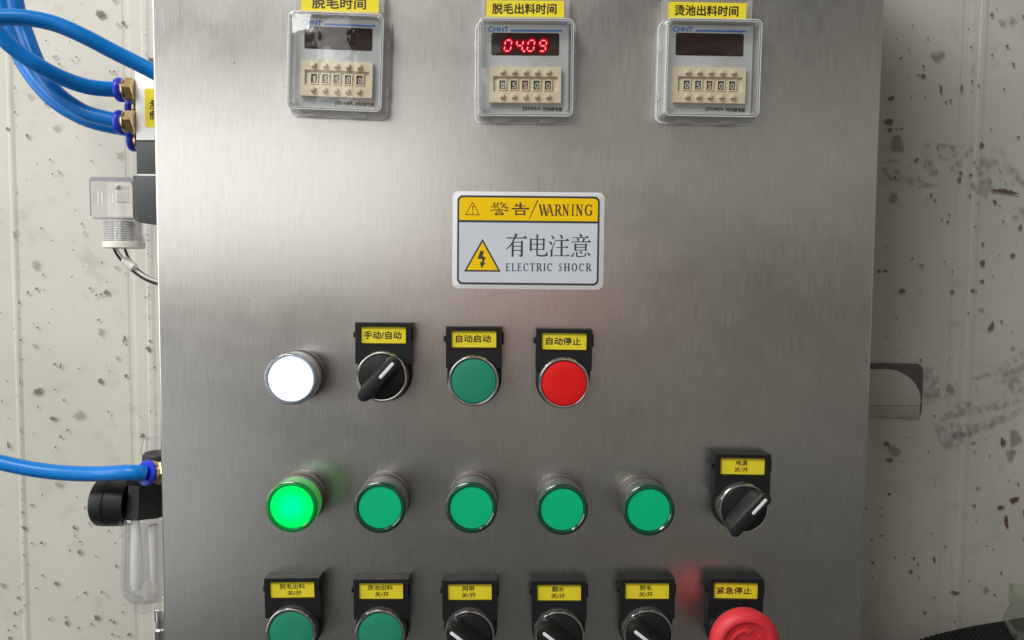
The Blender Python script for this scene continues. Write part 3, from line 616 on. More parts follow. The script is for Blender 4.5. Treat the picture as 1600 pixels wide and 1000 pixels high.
    i_ = [rrect(0, -.5, 52.6, 52.8, 3.0), rrect(0, -.6, 51.2, 51.5, 2.7), rrect(0, -.8, 50.0, 50.4, 2.3)]
    loops = [(o_[0], .2), (o_[1], 7), (o_[2], 13.4), (inset(o_[2], .8), 14.2), (i_[2], 14.2), (i_[1], 7), (i_[0], .2)]
    wl.loft([[P(a, b, h) for a, b in l] for l, h in loops], False, False)
    wl.build('cover_wall', 'cover_edge', cv)
    MB().ring(rrect(0, -.8, 52.0, 52.4, 3.3), rrect(0, -.8, 51.2, 51.6, 2.9), 14.22, 14.5).build('rim_highlight', 'rim_highlight', cv)  # milky white line standing in for the bright edge highlight
    MB().ring(rrect(0, -.8, 49.7, 50.1, 2.2), rrect(0, -.8, 49.3, 49.7, 2.0), 14.22, 14.5).build('rim_highlight', 'rim_highlight', cv)
    for cx2 in (-1, 1):
        for cz2 in (-1, 1): MB().lathe([(1.5, 3), (1.5, 13.6), (1.0, 14.6), (.01, 14.8)], (cx2 * 23.6, cz2 * 23.8 - .8), 16).build('corner_post', 'cover_edge', cv)
    lip = MB(); lip.ring(rrect(0, -.5, 56.6, 56.8, 4.5), rrect(0, -.5, 55.2, 55.4, 4.0), .15, 1.6); lip.build('cover_lip', 'rim_highlight', cv)
    for (sx, sz) in ((27.6, 12), (27.6, -14), (-27.6, 12), (-27.6, -14)):
        MB().box(sx - .7, sx + .7, sz - 3, sz + 3, 2, 6.5, .3).build('latch', 'cover_edge', cv)
    for sx in (-13, 12): MB().box(sx - 4, sx + 4, -28.9, -27.4, 1.5, 5.5, .3).build('latch', 'cover_edge', cv)
    ir = MB(); ir.ring(rrect(0, -.3, 49.8, 50.6, 1.6), rrect(0, -.3, 49.3, 50.1, 1.5), 4.0, 12.9); ir.build('inner_rib', 'cover_edge', cv)
    # name slip holder above
    nx, nz = at(name_px[0], name_px[1], .0085)
    n = thing('name_slip', label_slip[name_text], 'label', nx, nz, 'yellow name slips above the timers', hrot)
    hb = MB(); hb.prism(rrect(0, 1.2, 48.4, 13.6, 1.2), 0.2, 2.2, .3)
    sl = hb.build('clear_holder', 'cover_edge', n)
    MB().ring(rrect(0, 1.2, 48.4, 13.6, 1.2), rrect(-.3, 1.2, 43.6, 10.4, .6), 2.2, 8.6).build('holder_rim', 'cover_edge', n)
    cd = MB().box(-21.7, 21.1, -4.5, 4.5, 7.0, 8.0).build('label_card', 'yellow', n)
    lettering(name_text, -.8, .1, nw, 5.5, 8.06, 'ink', cd, .03)
    return t
label_slip = {'脱毛时间': 'yellow slip reading 脱毛时间 above the left timer, cut off by the top edge',
              '脱毛出料时间': 'yellow slip reading 脱毛出料时间 above the timer with red digits',
              '烫池出料时间': 'yellow slip reading 烫池出料时间 above the right timer'}
timer(528.5, 100, 'left timer with blank brown display, leftmost in its clear cover', '15S00', '脱毛时间', (531.5, 5.5), rot=-1.8, hrot=-.8, nw=29.5)
timer(821, 109, 'middle timer showing red digits 04.09 in its display', '05S00', '脱毛出料时间', (821.5, 13.5), lit=True, rot=0, hrot=.1, nw=35.2)
timer(1108, 109.5, 'right timer with blank black display, nearest the cabinet edge', '05S00', '烫池出料时间', (1106.5, 16.5), rot=-.6, hrot=-.6, nw=34.8)

# ------------------------------------------------------------------ warning sticker
x, z = at(825.3, 376.2)
stk = thing('warning_sticker', 'white and yellow electric shock warning sticker in the middle of the panel', 'sticker', x, z, None, -.1)
K = 1 / 14.35                                   # zoomed pixels (5.263x) to mm
def sc(xz, yz, ox=690, oy=280, s=5.263):
    """photo zoom pixel -> sticker mm"""
    px, py = ox + xz / s, oy + yz / s
    dx, dy = (px - 825.3) / 2.727, (py - 376.2) / 2.727
    return (dx, -(dy - dx * 0.0095))
MB().prism(rrect(0, 0, 86.4, 55.2, 3.6), 0.12, .26, .03).build('backing', 'sticker_edge', stk)
MB().prism(rrect(0, .1, 81.0, 50.6, 3.2), .26, .30).build('black_frame', 'ink2', stk)
mb = MB(); top, mid, bot = 24.2, 10.75, -24.0
tl = [(-39.4, mid + .65), (39.4, mid + .65)] + [(39.4 - 2.2 + 2.2 * math.cos(R(a)), top - 2.2 + 2.2 * math.sin(R(a))) for a in (0, 30, 60, 90)] + [(-39.4 + 2.2 + 2.2 * math.cos(R(a)), top - 2.2 + 2.2 * math.sin(R(a))) for a in (90, 120, 150, 180)]
MB().prism(tl, .30, .34).build('yellow_band', 'yellow2', stk)
bl = [(39.4, mid - .65), (-39.4, mid - .65)] + [(-39.4 + 2.2 + 2.2 * math.cos(R(a)), bot + 2.2 + 2.2 * math.sin(R(a))) for a in (180, 210, 240, 270)] + [(39.4 - 2.2 + 2.2 * math.cos(R(a)), bot + 2.2 + 2.2 * math.sin(R(a))) for a in (270, 300, 330, 360)]
MB().prism(bl, .30, .34).build('white_field', 'sticker', stk)
def tri_sign(pts_out, th, name, inner_mat, line_mat, h):
    ot = [sc(*p) for p in pts_out]
    g = MB().prism(ot, .34, h).build(name, line_mat, stk)
    MB().prism(inset(ot, th), h, h + .03).build('inner_triangle', inner_mat, g); return g
g = tri_sign([(188, 758), (490, 760), (338, 490)], .95, 'hazard_triangle', 'yellow2', 'ink2', .37)
mb = MB(); mb.poly([sc(*p) for p in [(322, 588), (352, 592), (338, 632), (365, 640), (350, 685), (365, 688), (330, 730), (318, 680), (333, 684), (338, 655), (298, 655)]], .42); mb.build('lightning_bolt', 'ink2', g, flat=True)
g = tri_sign([(193, 297), (316, 299), (257, 188)], .42, 'caution_triangle', 'yellow2', 'ink_brown', .37)
mb = MB(); mb.poly([sc(*p) for p in [(251, 224), (263, 224), (259, 268), (256, 268)]], .42); mb.poly([sc(257 + 6 * math.cos(a / 8 * math.pi), 281 + 6 * math.sin(a / 8 * math.pi)) for a in range(16)], .42)
mb.build('exclamation_mark', 'ink_brown', g, flat=True)
lf = [0]
def polys(name, mat, L_, ox, oy, s):
    mb = MB()
    for pl in L_:
        lf[0] = (lf[0] + 1) % 30; q = [sc(a, b, ox, oy, s) for a, b in pl]
        mb.poly(q, .36 + lf[0] * .002)
    # triangulate n-gons cleanly
    o = mb.build(name, mat, stk, flat=True)
    return o
def rc(x0, y0, x1, y1): return [(x0, y0), (x1, y0), (x1, y1), (x0, y1)]
A = 22.222
polys('lettering', 'ink2', [[(155, 245), (755, 245), (815, 180), (885, 270), (870, 285), (160, 285)],
  [(470, 100), (560, 145), (500, 230), (430, 370), (380, 460), (300, 560), (170, 665), (145, 655), (250, 550), (340, 440), (390, 330), (440, 210)], rc(350, 400, 420, 910),
  [(420, 395), (665, 395), (700, 350), (755, 410), (735, 440), (735, 870), (720, 900), (660, 925), (620, 875), (560, 830), (665, 850), (665, 425), (420, 425)], rc(420, 535, 670, 567), rc(415, 680, 670, 712),
  [(980, 265), (1040, 300), (1040, 710), (970, 715)], [(1040, 300), (1420, 300), (1455, 260), (1510, 320), (1485, 345), (1485, 680), (1425, 680), (1425, 332), (1040, 332)], rc(1040, 463, 1425, 492), rc(1040, 641, 1425, 668),
  [(1195, 130), (1280, 165), (1260, 200), (1250, 820), (1290, 850), (1450, 855), (1530, 820), (1570, 700), (1590, 810), (1602, 850), (1560, 885), (1400, 910), (1220, 885), (1200, 840), (1200, 200)]], 784, 360, A)
polys('lettering', 'ink2', [[(135, 160), (230, 205), (265, 255), (235, 310), (205, 300), (185, 235)], [(70, 360), (160, 400), (200, 455), (165, 510), (130, 480), (110, 420)],
  [(305, 300), (310, 345), (210, 640), (200, 905), (135, 905), (145, 730), (95, 700), (155, 675), (190, 590)], [(440, 135), (530, 175), (560, 230), (550, 275), (515, 305), (490, 280), (480, 220)],
  [(330, 333), (660, 333), (712, 275), (780, 350), (765, 366), (340, 362)], rc(482, 360, 550, 868), [(325, 576), (655, 576), (695, 530), (755, 590), (740, 605), (330, 602)], [(245, 864), (690, 864), (740, 812), (800, 880), (785, 890), (250, 888)],
  [(1120, 115), (1200, 140), (1225, 185), (1210, 240), (1170, 240), (1150, 190)], [(885, 240), (1335, 240), (1385, 178), (1450, 250), (1435, 267), (890, 266)], [(1025, 265), (1100, 280), (1115, 310), (1105, 385), (1070, 385), (1050, 310)],
  [(1265, 270), (1330, 300), (1310, 330), (1270, 385), (1230, 385), (1250, 320)], [(840, 383), (1415, 383), (1465, 330), (1535, 405), (1520, 415), (850, 412)], [(960, 445), (1020, 465), (1020, 700), (960, 700)],
  [(1020, 478), (1330, 478), (1360, 440), (1400, 485), (1385, 520), (1380, 700), (1320, 700), (1325, 507), (1020, 507)], rc(1020, 568, 1325, 597), rc(1020, 666, 1325, 693),
  [(945, 755), (955, 790), (905, 905), (855, 915), (840, 885), (880, 850)], [(1020, 735), (1080, 760), (1070, 870), (1100, 885), (1290, 880), (1320, 850), (1330, 770), (1350, 770), (1380, 860), (1330, 900), (1250, 915), (1120, 930), (1050, 920), (1020, 880)],
  [(1140, 710), (1210, 735), (1238, 780), (1210, 825), (1180, 800)], [(1375, 735), (1480, 790), (1515, 840), (1485, 890), (1450, 860)]], 854, 360, A)
polys('lettering', 'ink_brown', [[(1020, 200), (1070, 200), (1060, 252), (1365, 262), (1355, 290), (1060, 290), (960, 305), (955, 295)], rc(1135, 160, 1205, 350), [(845, 390), (900, 345), (1480, 340), (1490, 360), (1430, 415), (1360, 390), (870, 400)],
  [(980, 425), (1045, 425), (1050, 600), (1005, 605)], [(1275, 425), (1350, 430), (1335, 600), (1285, 600)], rc(1045, 428, 1275, 462), rc(1050, 540, 1280, 582),
  [(190, 208), (440, 192), (440, 214), (190, 226)], rc(248, 150, 282, 240), rc(368, 150, 402, 238), [(130, 315), (270, 258), (410, 250), (420, 345), (385, 350), (385, 275), (270, 285), (145, 335)], rc(262, 295, 288, 350), rc(262, 335, 350, 355), rc(340, 295, 352, 350), rc(262, 295, 350, 308),
  [(500, 150), (545, 150), (520, 210), (455, 245), (450, 232)], rc(535, 203, 715, 224), [(590, 224), (640, 224), (600, 300), (500, 352), (470, 345), (560, 290)], [(515, 245), (560, 250), (640, 300), (780, 335), (740, 375), (690, 372), (600, 320)],
  [(120, 445), (150, 408), (430, 392), (560, 400), (780, 430), (740, 465), (680, 455), (560, 425), (430, 418), (150, 440)], rc(412, 358, 450, 392), rc(340, 440, 550, 458), rc(340, 475, 545, 492),
  rc(300, 512, 590, 532), rc(310, 562, 580, 590), [(290, 520), (365, 520), (365, 590), (310, 602)], [(510, 520), (600, 525), (580, 602), (510, 590)],
  [(1590, 440), (1612, 450), (1490, 735), (1468, 728)]], 760, 310, A)
polys('lettering', 'ink_brown', [[(783, 174), (792, 176), (722, 330), (716, 328)]], 690, 280, 5.263)
# Roman capitals with serifs, drawn as strokes in a unit box
def stroke(a, b, wa, wb=None):
    a, b = Vector(a), Vector(b); wb = wa if wb is None else wb; d = (b - a).normalized(); n = Vector((-d.y, d.x))
    return [tuple(a + n * wa / 2), tuple(b + n * wb / 2), tuple(b - n * wb / 2), tuple(a - n * wa / 2)]
def arc(cx, cy, rx, ry, a0, a1, thick, thin, n=18):
    out = []; inn = []
    for k in range(n + 1):
        a = R(a0 + (a1 - a0) * k / n); wv = thin + (thick - thin) * abs(math.cos(a)) ** 1.3
        out.append((cx + (rx + wv / 2) * math.cos(a), cy + (ry + wv / 2) * math.sin(a))); inn.append((cx + (rx - wv / 2) * math.cos(a), cy + (ry - wv / 2) * math.sin(a)))
    return [[out[k], out[k + 1], inn[k + 1], inn[k]] for k in range(n)]
T, t_ = .21, .085
def V(x, y0=0, y1=1, th=T): return rc(x - th / 2, y0, x + th / 2, y1)
def SF(x, y, w_=.36): return rc(x - w_ / 2, y if y == 0 else y - .06, x + w_ / 2, y + .06 if y == 0 else y)
GL = {
 'I': [V(.5, th=.42), SF(.5, 0, .95), SF(.5, 1, .95)],
 'L': [V(.28), SF(.28, 0), SF(.28, 1, .5), rc(.28, 0, .95, .08), [(.86, .08), (.95, .32), (.95, 0)]],
 'E': [V(.28), SF(.2, 0), SF(.2, 1), rc(.28, 0, .92, .08), rc(.28, .92, .9, 1), rc(.28, .47, .7, .54), [(.84, .08), (.95, .28), (.92, 0)], [(.82, .92), (.92, .76), (.9, 1)], rc(.64, .38, .7, .63)],
 'T': [V(.5), SF(.5, 0, .55), rc(.05, .92, .95, 1), rc(.03, .74, .1, 1), rc(.9, .74, .97, 1)],
 'H': [V(.22), V(.78), SF(.22, 0, .42), SF(.22, 1, .42), SF(.78, 0, .42), SF(.78, 1, .42), rc(.22, .46, .78, .54)],
 'O': arc(.5, .5, .36, .46, 0, 360, T, t_, 30),
 'C': arc(.52, .5, .37, .46, 45, 318, T, t_, 24) + [rc(.82, .68, .89, .98)],
 'G': arc(.5, .5, .37, .46, 45, 325, T, t_, 24) + [rc(.82, .68, .89, .98), V(.8, .06, .44, .19), rc(.58, .40, .98, .47)],
 'S': arc(.48, .74, .27, .22, 40, 180, .14, t_, 12) + [stroke((.24, .72), (.74, .32), .2, .2)] + arc(.5, .27, .28, .23, -150, 5, .16, t_, 14) + [rc(.72, .70, .79, .97), rc(.14, .03, .21, .34)],
 'R': [V(.25), SF(.24, 0, .44), SF(.18, 1, .3), rc(.25, .92, .52, 1), rc(.25, .46, .52, .53)] + arc(.50, .73, .24, .23, -90, 90, .2, t_, 12) + [stroke((.5, .5), (.88, .02), .2), rc(.78, 0, 1.0, .06)],
 'N': [V(.2, th=.1), V(.8, th=.1), stroke((.2, .98), (.8, .02), .22), SF(.2, 0, .36), SF(.14, 1, .3), SF(.8, 1, .36)],
 'A': [stroke((.12, 0), (.5, 1), .08), stroke((.46, 1), (.84, 0), .21), rc(.25, .32, .7, .39), SF(.12, 0, .26), SF(.84, 0, .36)],
 'W': [stroke((.1, 1), (.33, 0), .17), stroke((.33, 0), (.5, .9), .06), stroke((.46, 1), (.72, 0), .17), stroke((.72, 0), (.92, 1), .06), SF(.1, 1, .24), SF(.46, 1, .22), SF(.92, 1, .18)],
}
def roman(word, boxes, y0, y1, ox, oy, s, mat, name='lettering'):
    L_ = []
    for ch, (a, b) in zip(word, boxes):
        for pl in GL[ch]: L_.append([(a + u * (b - a), y1 + (y0 - y1) * v) for u, v in pl])
    polys(name, mat, L_, ox, oy, s)
roman('WARNING', [(795, 880), (857, 918), (922, 984), (985, 1045), (1060, 1086), (1095, 1158), (1168, 1237)], 211, 303, 690, 280, 5.263, 'ink_brown')
roman('ELECTRICSHOCR', [(68, 158), (172, 258), (270, 358), (375, 468), (488, 585), (600, 705), (722, 768), (785, 885), (985, 1058), (1075, 1190), (1210, 1315), (1340, 1435), (1455, 1560)], 102, 237, 784, 402, 11.111, 'ink2')

# ------------------------------------------------------------------ air hoses and valve on the left of the cabinet
def hose(label, pts, rad, group='blue air hoses'):
    P3 = [at3(px, py, h) for px, py, h in pts]
    o = MB().tube(spline(P3, 12), rad, 24).build('air_hose', 'hose', None)
    return tag(o, label, 'hose', group)
hose('thick blue air hose arching over the others and ending behind the cabinet edge', [(-120, 50, .01), (-60, 33, .006), (0, 27.5, .0), (44, 28.5, -.004), (88, 38, -.008), (132, 57, -.012), (176, 80, -.018), (220, 102, -.024), (262, 124, -.03)], .0045)
hose('blue air hose plugged into the upper brass fitting of the valve', [(-70, -90, -.02), (-40, -10, -.02), (-14, 35, -.02), (8, 63, -.022), (35, 86, -.026), (66, 106, -.03), (100, 123, -.036), (140, 136, -.043), (187, 140.5, -.05)], .0047)
hose('blue air hose plugged into the lower brass fitting of the valve', [(14, -60, -.05), (22, -10, -.05), (29, 22, -.05), (40, 52, -.05), (52, 84, -.048), (68, 118, -.047), (88, 144, -.046), (112, 163, -.047), (140, 178, -.048), (191, 191, -.05)], .0047)
hose('blue air hose running behind the crossing hoses and curving down left', [(-4, -60, -.075), (0, -10, -.075), (8, 30, -.075), (20, 66, -.075), (36, 98, -.075), (56, 128, -.073), (80, 154, -.072), (110, 175, -.072), (150, 192, -.072), (214, 205, -.075)], .0047)
def fit_nut(parent, c, r_b, x0, x1, name='fitting'):
    """push-in fitting along x: hex brass body, collet toward -x; c = (z, h) in mm, local"""
    z, h = c
    def loop(x, r, n=6, a0=0): return [P(x, z + r * math.cos(2 * math.pi * i / n + a0), h + r * math.sin(2 * math.pi * i / n + a0)) for i in range(n)]
    mb = MB(); n = 24
    mb.loft([loop(x0, r_b * .86, n), loop(x0 + 1.5, r_b * .92, n), loop(x0 + 1.8, r_b * .8, n), loop(x0 + 2.2, r_b * .8, n)], True, True)
    mb.loft([loop(x0 + 2.2, r_b * .95, 6, .5), loop(x0 + 2.8, r_b * 1.05, 6, .5), loop(x1 - .5, r_b * 1.05, 6, .5), loop(x1, r_b * .95, 6, .5)])
    f = mb.build(name, 'brass', parent)
    cb = MB(); cb.loft([loop(x0 - 3.8, r_b * .78, n), loop(x0 - 4.0, r_b * .98, n), loop(x0 - 3.2, r_b * 1.04, n), loop(x0 - 1.8, r_b * 1.04, n), loop(x0 - 1.2, r_b * .9, n), loop(x0, r_b * .8, n)], True, True)
    cb.build('collet', 'collet', f); return f
VH = -.05
vx, vz = at(212, 345, VH)
vl = thing('solenoid_valve', 'solenoid valve with white body and dark coil, half hidden behind the cabinet left edge', 'valve', vx, vz, h=VH)
def loc(px, py, h=VH):
    X, Z = at(px, py, h); return (X - vx) / MM, (Z - vz) / MM
(xa, za), (xb, zbm) = loc(212.5, 104), loc(258, 220)
MB().box(xa, xb, zbm, za, -22, 2, .4).build('valve_body', 'alu', vl)
xa2, za2 = loc(213.5, 220.5); _, zb2 = loc(243, 272)
MB().box(xa2, xb, zb2, za2 - .1, -20, 1, .5).build('end_block', 'darkgrey', vl)
_, zg0 = loc(213, 272.3); _, zg1 = loc(213, 275.3)
MB().box(xa2 + .8, xb, zg1, zg0, -19, 1.6, .1).build('gasket', 'white_gasket', vl)
xk, zk0 = loc(211, 275.5); _, zk1 = loc(211, 349)
MB().prism([(xk + 1.2, zk1 + 1.5), (xk + 4, zk1 + .3), (xb, zk1 - 2), (xb, zk0), (xk, zk0)], -20, 4, .8).build('coil', 'darkgrey', vl)
xq, zq = loc(228, 88); _, zq2 = loc(228, 104.5)
MB().box(xq, xb, zq2 + .1, zq, -16, -3, .5).build('pilot_cap', 'darkgrey', vl)
for (px, py, hh) in ((200, 140.5, 0), (202, 191, 0)):
    _, zc = loc(px, py); xf, _ = loc(194, py); fit_nut(vl, (zc, hh), 7.2, xf, xa)
for (px, py) in ((208, 163), (210, 214)):
    _, zc = loc(px, py); xf, _ = loc(px - 1, py, VH - .014); f = fit_nut(vl, (zc, -15), 6.6, xf + 1.5, xa + 1.5)
_, zc = loc(245, 357); xs_, _ = loc(240, 350)
for k in range(2): MB().box(xs_ + 1 - k * .01, xs_ + 6, zc - 3.5 + k * 3.6, zc - 1.3 + k * 3.6, -12, -8, .4).build('blue_clip', 'collet', vl)
xy0, zy0 = loc(229.5, 199.5); xy1, zy1 = loc(243, 140)
cd = MB().box(xy0, xb - .2, zy0, zy1, 2.0, 2.15).build('name_label', 'yellow', vl)
lettering('烫池', loc(233, 0)[0] + 2.9, loc(0, 171)[1], 12.4, 5.8, 2.2, 'ink', cd, .03, rot=90)
# clear plug on the coil
px_, pz_ = at(177, 310, VH)
pg = thing('cable_plug', 'clear see-through cable plug with screw gland, left of the valve coil', 'connector', px_, pz_, h=VH)
def loc2(px, py): X, Z = at(px, py, VH); return (X - px_) / MM, (Z - pz_) / MM
(x0, z1), (x1, z0) = loc2(143.5, 277), loc2(211.5, 343)
mb = MB(); o_ = rrect((x0 + x1) / 2, (z0 + z1) / 2, x1 - x0, z1 - z0, 2.2); i_ = inset(o_, 1.5)
mb.loft([[P(a, b, h) for a, b in l] for l, h in ((o_, -17), (o_, 2.2), (inset(o_, .8), 3), (inset(o_, 1.6), 3.0), (i_, 2), (i_, -16))], True, False); hs = mb.build('clear_housing', 'clear_hw', pg)
MB().prism(inset(o_, 1.0), 3.0, 3.25).build('clear_lid', 'cover', hs)
MB().box(x0 + .3, x1 - .3, z1 - 2.6, z1 - .4, 3.25, 3.45, .1).build('edge_band', 'edge_band', pg)
MB().box(x0 + .1, x0 + .9, z0 + 2, z1 - 2, 3.2, 3.4, .1).build('edge_band', 'edge_band', pg)
MB().box(x0 + 2, x1 - 2, z0 + .2, z0 + .9, 3.2, 3.4, .1).build('edge_band', 'edge_band', pg)
xm, _ = loc2(176, 300); xm2, zb_1 = loc2(207, 340.5); _, zt_1 = loc2(207, 285)
MB().box(xm, xm2 - 1, zb_1, zt_1, -14, -2, .5).build('terminal_block', 'offwhite', pg)
xr_, zr = loc2(207, 300); xl_, zr2 = loc2(178, 315.5)
MB().box(xl_, xr_ - 1.6, zr2, zr, -2.0, -1.6).build('terminal_slot', 'wallplate', pg)
MB().box(xm2 - .6, x1 - .6, z0 + .6, z1 - 1.4, -15, 1.2, .4).build('white_edge', 'milky', pg)
xs2, zs2 = loc2(181.5, 291.5)
MB().lathe([(1.5, -2), (1.5, -.8), (.9, -.4)], (xs2, zs2), 20).build('screw', 'satin', pg)
xn, zn = loc2(167, 312)
for (dx, hh) in ((-3.6, 10.5), (-1.2, 7.8)):
    MB().box(xn + dx - .4, xn + dx + .35, zn - hh / 2, zn + hh / 2, 3.25, 3.5, .08).build('moulded_bar', 'white_mark', pg)
for (dx, hh) in ((5.6, 8.0), (7.8, 10.5)):
    MB().box(xn + dx - .35, xn + dx + .35, zn - hh / 2, zn + hh / 2, 3.25, 3.5, .08).build('moulded_bar', 'white_mark', pg)
for i, (dx, zz) in enumerate(((2.2, 3.3), (2.9, 1.2), (2.1, -1.0), (2.7, -3.2))):
    MB().ring(circ(xn + dx, zn + zz, 1.1, 12), circ(xn + dx, zn + zz, .7, 12), 3.25, 3.4).build('moulded_mark', 'cover_edge', pg)
# threaded gland below: stacked rings round a vertical axis
def vlathe(prof, c, seg=40, cap0=True, cap1=True):
    """prof: (r, z) mm, axis vertical at c = (x, h)"""
    mb = MB(); mb.loft([[P(c[0] + r * math.cos(2 * math.pi * i / seg), z, c[1] + r * math.sin(2 * math.pi * i / seg)) for i in range(seg)] for r, z in prof], cap0, cap1); return mb
(xg0, zg0_), (xg1, zg1_) = loc2(154, 343.5), loc2(212, 377)
cxg = (xg0 + xg1) / 2; rg = (xg1 - xg0) / 2; prof = []
nth = 9
for k in range(nth):
    za_ = zg0_ - (zg0_ - zg1_) * k / nth; zs_ = (zg0_ - zg1_) / nth
    prof += [(rg * .88, za_), (rg, za_ - zs_ * .4), (rg, za_ - zs_ * .6), (rg * .88, za_ - zs_ * .98)]
vlathe(prof, (cxg, -8), cap0=False, cap1=False).build('threaded_gland', 'thread', pg)
vlathe([(rg * .55, zg0_ - .3), (rg * .55, zg1_)], (cxg, -8)).build('gland_core', 'satin', pg)
(xn0, zn0), (xn1, zn1) = loc2(153, 377), loc2(215, 388)
vlathe([((xn1 - xn0) / 2 * .96, zn0), ((xn1 - xn0) / 2, zn0 - .5), ((xn1 - xn0) / 2, zn1 + .5), ((xn1 - xn0) / 2 * .95, zn1)], ((xn0 + xn1) / 2, -8), 12).build('gland_nut', 'milky', pg)
# wires leaving the gland
P1 = [at3(*p) for p in [(176, 384, VH - .008), (184, 400, VH - .008), (200, 417, VH - .008), (222, 434, VH - .008), (246, 444, VH - .01), (280, 452, VH - .012)]]
P2 = [at3(*p) for p in [(193, 384, VH - .012), (200, 401, VH - .012), (212, 418, VH - .012), (230, 432, VH - .013), (250, 440, VH - .014), (280, 446, VH - .014)]]
wr = thing('cable', 'thin black and white wires hanging from the clear plug into the cabinet', 'cable', P1[0].x, P1[0].z, h=-P1[0].y)
o0 = Vector(wr.location)
MB().tube(spline([p - o0 for p in P1], 8), .0008, 12).build('black_wire', 'wire_b', wr)
MB().tube(spline([p - o0 + Vector((.0016, -.0008, .0014)) for p in P1], 8), .0008, 12).build('white_wire', 'wire_w', wr)
MB().tube(spline([p - o0 for p in P2], 8), .0008, 12).build('black_wire', 'wire_b', wr)
sl = at3(202, 413, VH - .006) - o0; MB().tube([sl + Vector((-.004, 0, .004)), sl + Vector((-.003, 0, .003)), sl + Vector((.003, 0, -.002)), sl + Vector((.004, 0, -.003))], [.001, .0028, .0028, .001], 16).build('wire_tie', 'milky', wr)

# ------------------------------------------------------------------ air filter, lower left
FH = -.045
fx, fz = at(222, 800, FH)
fl = thing('air_filter', 'black air filter unit with clear bowl, half hidden behind the cabinet left edge', 'air filter', fx, fz, h=FH)
def loc3(px, py, h=FH): X, Z = at(px, py, h); return (X - fx) / MM, (Z - fz) / MM
xc, _ = loc3(232, 775)
x0, zt1 = loc3(226, 707); x1, zb1 = loc3(200, 752); _, zm = loc3(200, 802)
r1 = xc - x1
vlathe([(6, loc3(0, 682)[1]), (6.5, loc3(0, 690)[1]), (7.4, zt1)], (xc + 3.5, 0), 24).build('top_knob', 'clear_hw', fl)
vlathe([((xc - x0) * 1.0 + 8, zt1), ((xc - x0) + 8.6, zt1 - .8), ((xc - x0) + 8.6, zb1 + 3), ((xc - x0) + 8, zb1 + 2.5)], (xc + 8, 0), 32).build('top_cap', 'black', fl)
mb = MB(); mb.box(x1 + 3.0, x1 + 30, zb1 - 1, zb1 + 6, -14, 9, 1.2)
mb.build('port_block', 'black', fl)
vlathe([(r1 * .92, zb1), (r1 * .95, zb1 - 3), (r1 * .98, zb1 - 9), (r1 * 1.08, zm + 1.5), (r1 * 1.08, zm)], (xc, 0), 8).build('head', 'black', fl)
# side knob: drum with horizontal axis
(xk0, zk_), (xk1, _) = loc3(151.5, 785), loc3(205, 785)
rk = (loc3(0, 748)[1] - loc3(0, 822)[1]) / 2
lp = lambda x, r, n=40: [P(x, zk_ + r * math.cos(2 * math.pi * i / n), r * math.sin(2 * math.pi * i / n) - 2) for i in range(n)]
mb = MB(); mb.loft([lp(xk0, rk * .80), lp(xk0 + .6, rk * .92), lp(xk0 + 2.0, rk * .99), lp(xk0 + 9.0, rk), lp(xk0 + 9.6, rk * .96), lp(xk0 + 10.2, rk * .96), lp(xk0 + 10.8, rk), lp(xk1, rk * .97)])
mb.build('side_knob', 'black', fl)
# brass elbow with blue collet facing the hose
xe, ze = loc3(226, 741)
ef = fit_nut(fl, (0, 0), 7.6, 0, 8.5, 'elbow_fitting')
q_ = loc3(226, 741, -.0245); ef.location = P(q_[0] + 2.0, q_[1], 17.0); ef.rotation_euler = (0, R(10), R(58))
# bowl
(xb0, zb0), (xb1, zb1_) = loc3(192, 803), loc3(189, 930)
rb = xc - xb0
vlathe([(rb * .87, zb0), (rb * .90, zb0 - 2), (rb * .89, zb0 - 6), (rb * 1.02, zb1_ + 10), (rb * .98, zb1_ + 4), (rb * .82, zb1_), (rb * .5, zb1_ - 1.5)], (xc, 0), 48, False, True).build('bowl', 'bowl', fl)
vlathe([(rb * .78, zb0 - .5), (rb * .88, zb1_ + 7), (rb * .7, zb1_ + 2.5)], (xc, 0), 48, False, True).build('bowl_inner', 'bowl', fl)
for k in range(10):
    a = 2 * math.pi * k / 10
    MB().box(xc + rb * .99 * math.cos(a) - .7, xc + rb * .99 * math.cos(a) + .7, zb0 - 13, zb0 - 1, rb * .99 * math.sin(a) - .7, rb * .99 * math.sin(a) + .7, .3).build('bowl_rib', 'clear_hw', fl)
vlathe([(rb * .12, zb0 - 1), (rb * .17, zb0 - 8), (rb * .26, zb1_ + 9), (rb * .16, zb1_ + 5)], (xc - 7.5, 2), 24).build('element_highlight', 'highlight_white', fl)  # white core shaped to stand in for a bright reflection in the bowl
vlathe([(rb * .17, zb0 - 6), (rb * .13, zb1_ + 12), (rb * .08, zb1_ + 9)], (xc + 4, 3), 24).build('bowl_highlight', 'highlight_white', fl)  # second reflection in the bowl, built as a white tube
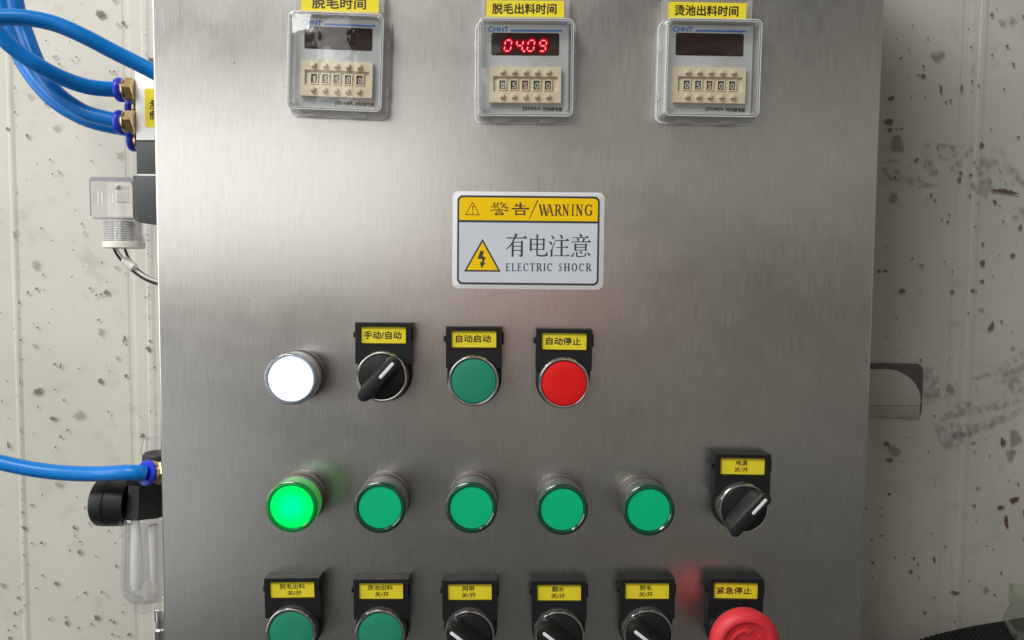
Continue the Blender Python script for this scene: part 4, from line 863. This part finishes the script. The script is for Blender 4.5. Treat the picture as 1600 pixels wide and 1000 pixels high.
vlathe([(rb * .52, zb1_ - 1.2), (rb * .55, zb1_ - 3), (rb * .42, zb1_ - 3.6), (rb * .40, zb1_ - 9), (rb * .3, zb1_ - 10)], (xc - 3.5, 0), 24).build('drain_knob', 'clear_hw', fl)
xd, zd = loc3(250, 950)
vlathe([(3.2, zd), (3.6, zd - 1), (3.6, zd - 8), (2.6, zd - 9), (2.6, zd - 13), (3.6, zd - 14), (3.6, zd - 20), (2.6, zd - 21), (2.6, zd - 34), (2.2, zd - 35)], (xd, 0), 20).build('drain_pipe', 'chrome', fl)
hose('blue air hose running level from the left into the black air filter', [(-90, 700, -.03), (-40, 712, -.03), (0, 722.5, -.03), (50, 733, -.03), (100, 739, -.03), (150, 740.5, -.027), (190, 738.5, -.020), (212, 738.5, -.0195), (225, 740.5, -.0225)], .0047)

# ------------------------------------------------------------------ black corrugated hose and tape, lower right
cp = [at3(*p) for p in [(1380, 1085, -.12), (1440, 1036, -.12), (1510, 1015, -.12), (1570, 1004, -.12), (1640, 993, -.12), (1740, 985, -.12)]]
sp = spline(cp, 60); rad = [.0138 + .0010 * math.sin(i * 2 * math.pi / 6) for i in range(len(sp))]
o = MB().tube(sp, rad, 32).build('corrugated_hose', 'rubber', None)
tag(o, 'black corrugated hose crossing the bottom right corner in front of the wall', 'hose')
def tq(px, py, h): return tuple(at3(px, py, h))
tp = MB()
rows = [(1577, 911), (1576, 925), (1577, 945), (1566, 966), (1579, 990), (1596, 1012)]
fr, bk = [], []
for i, (px, py) in enumerate(rows): fr.append([tq(px, py, -.098 + .004 * math.sin(i * 2.1)), tq(1588 + 4 * math.sin(i * 1.7), py + 1, -.098 - .005 * math.cos(i * 1.9)), tq(1650, py + 6, -.1)])
for off in (0, .0003):
    o_ = len(tp.v)
    for r0 in fr: tp.v += [(p[0], p[1] + off, p[2]) for p in r0]
    for i in range(len(fr) - 1):
        for j in range(2): tp.f.append((o_ + i * 3 + j, o_ + i * 3 + j + 1, o_ + i * 3 + j + 4, o_ + i * 3 + j + 3))
o = tp.build('plastic_tape', 'tape', None)
tag(o, 'crumpled clear plastic tape on the corrugated hose at the right edge', 'tape')
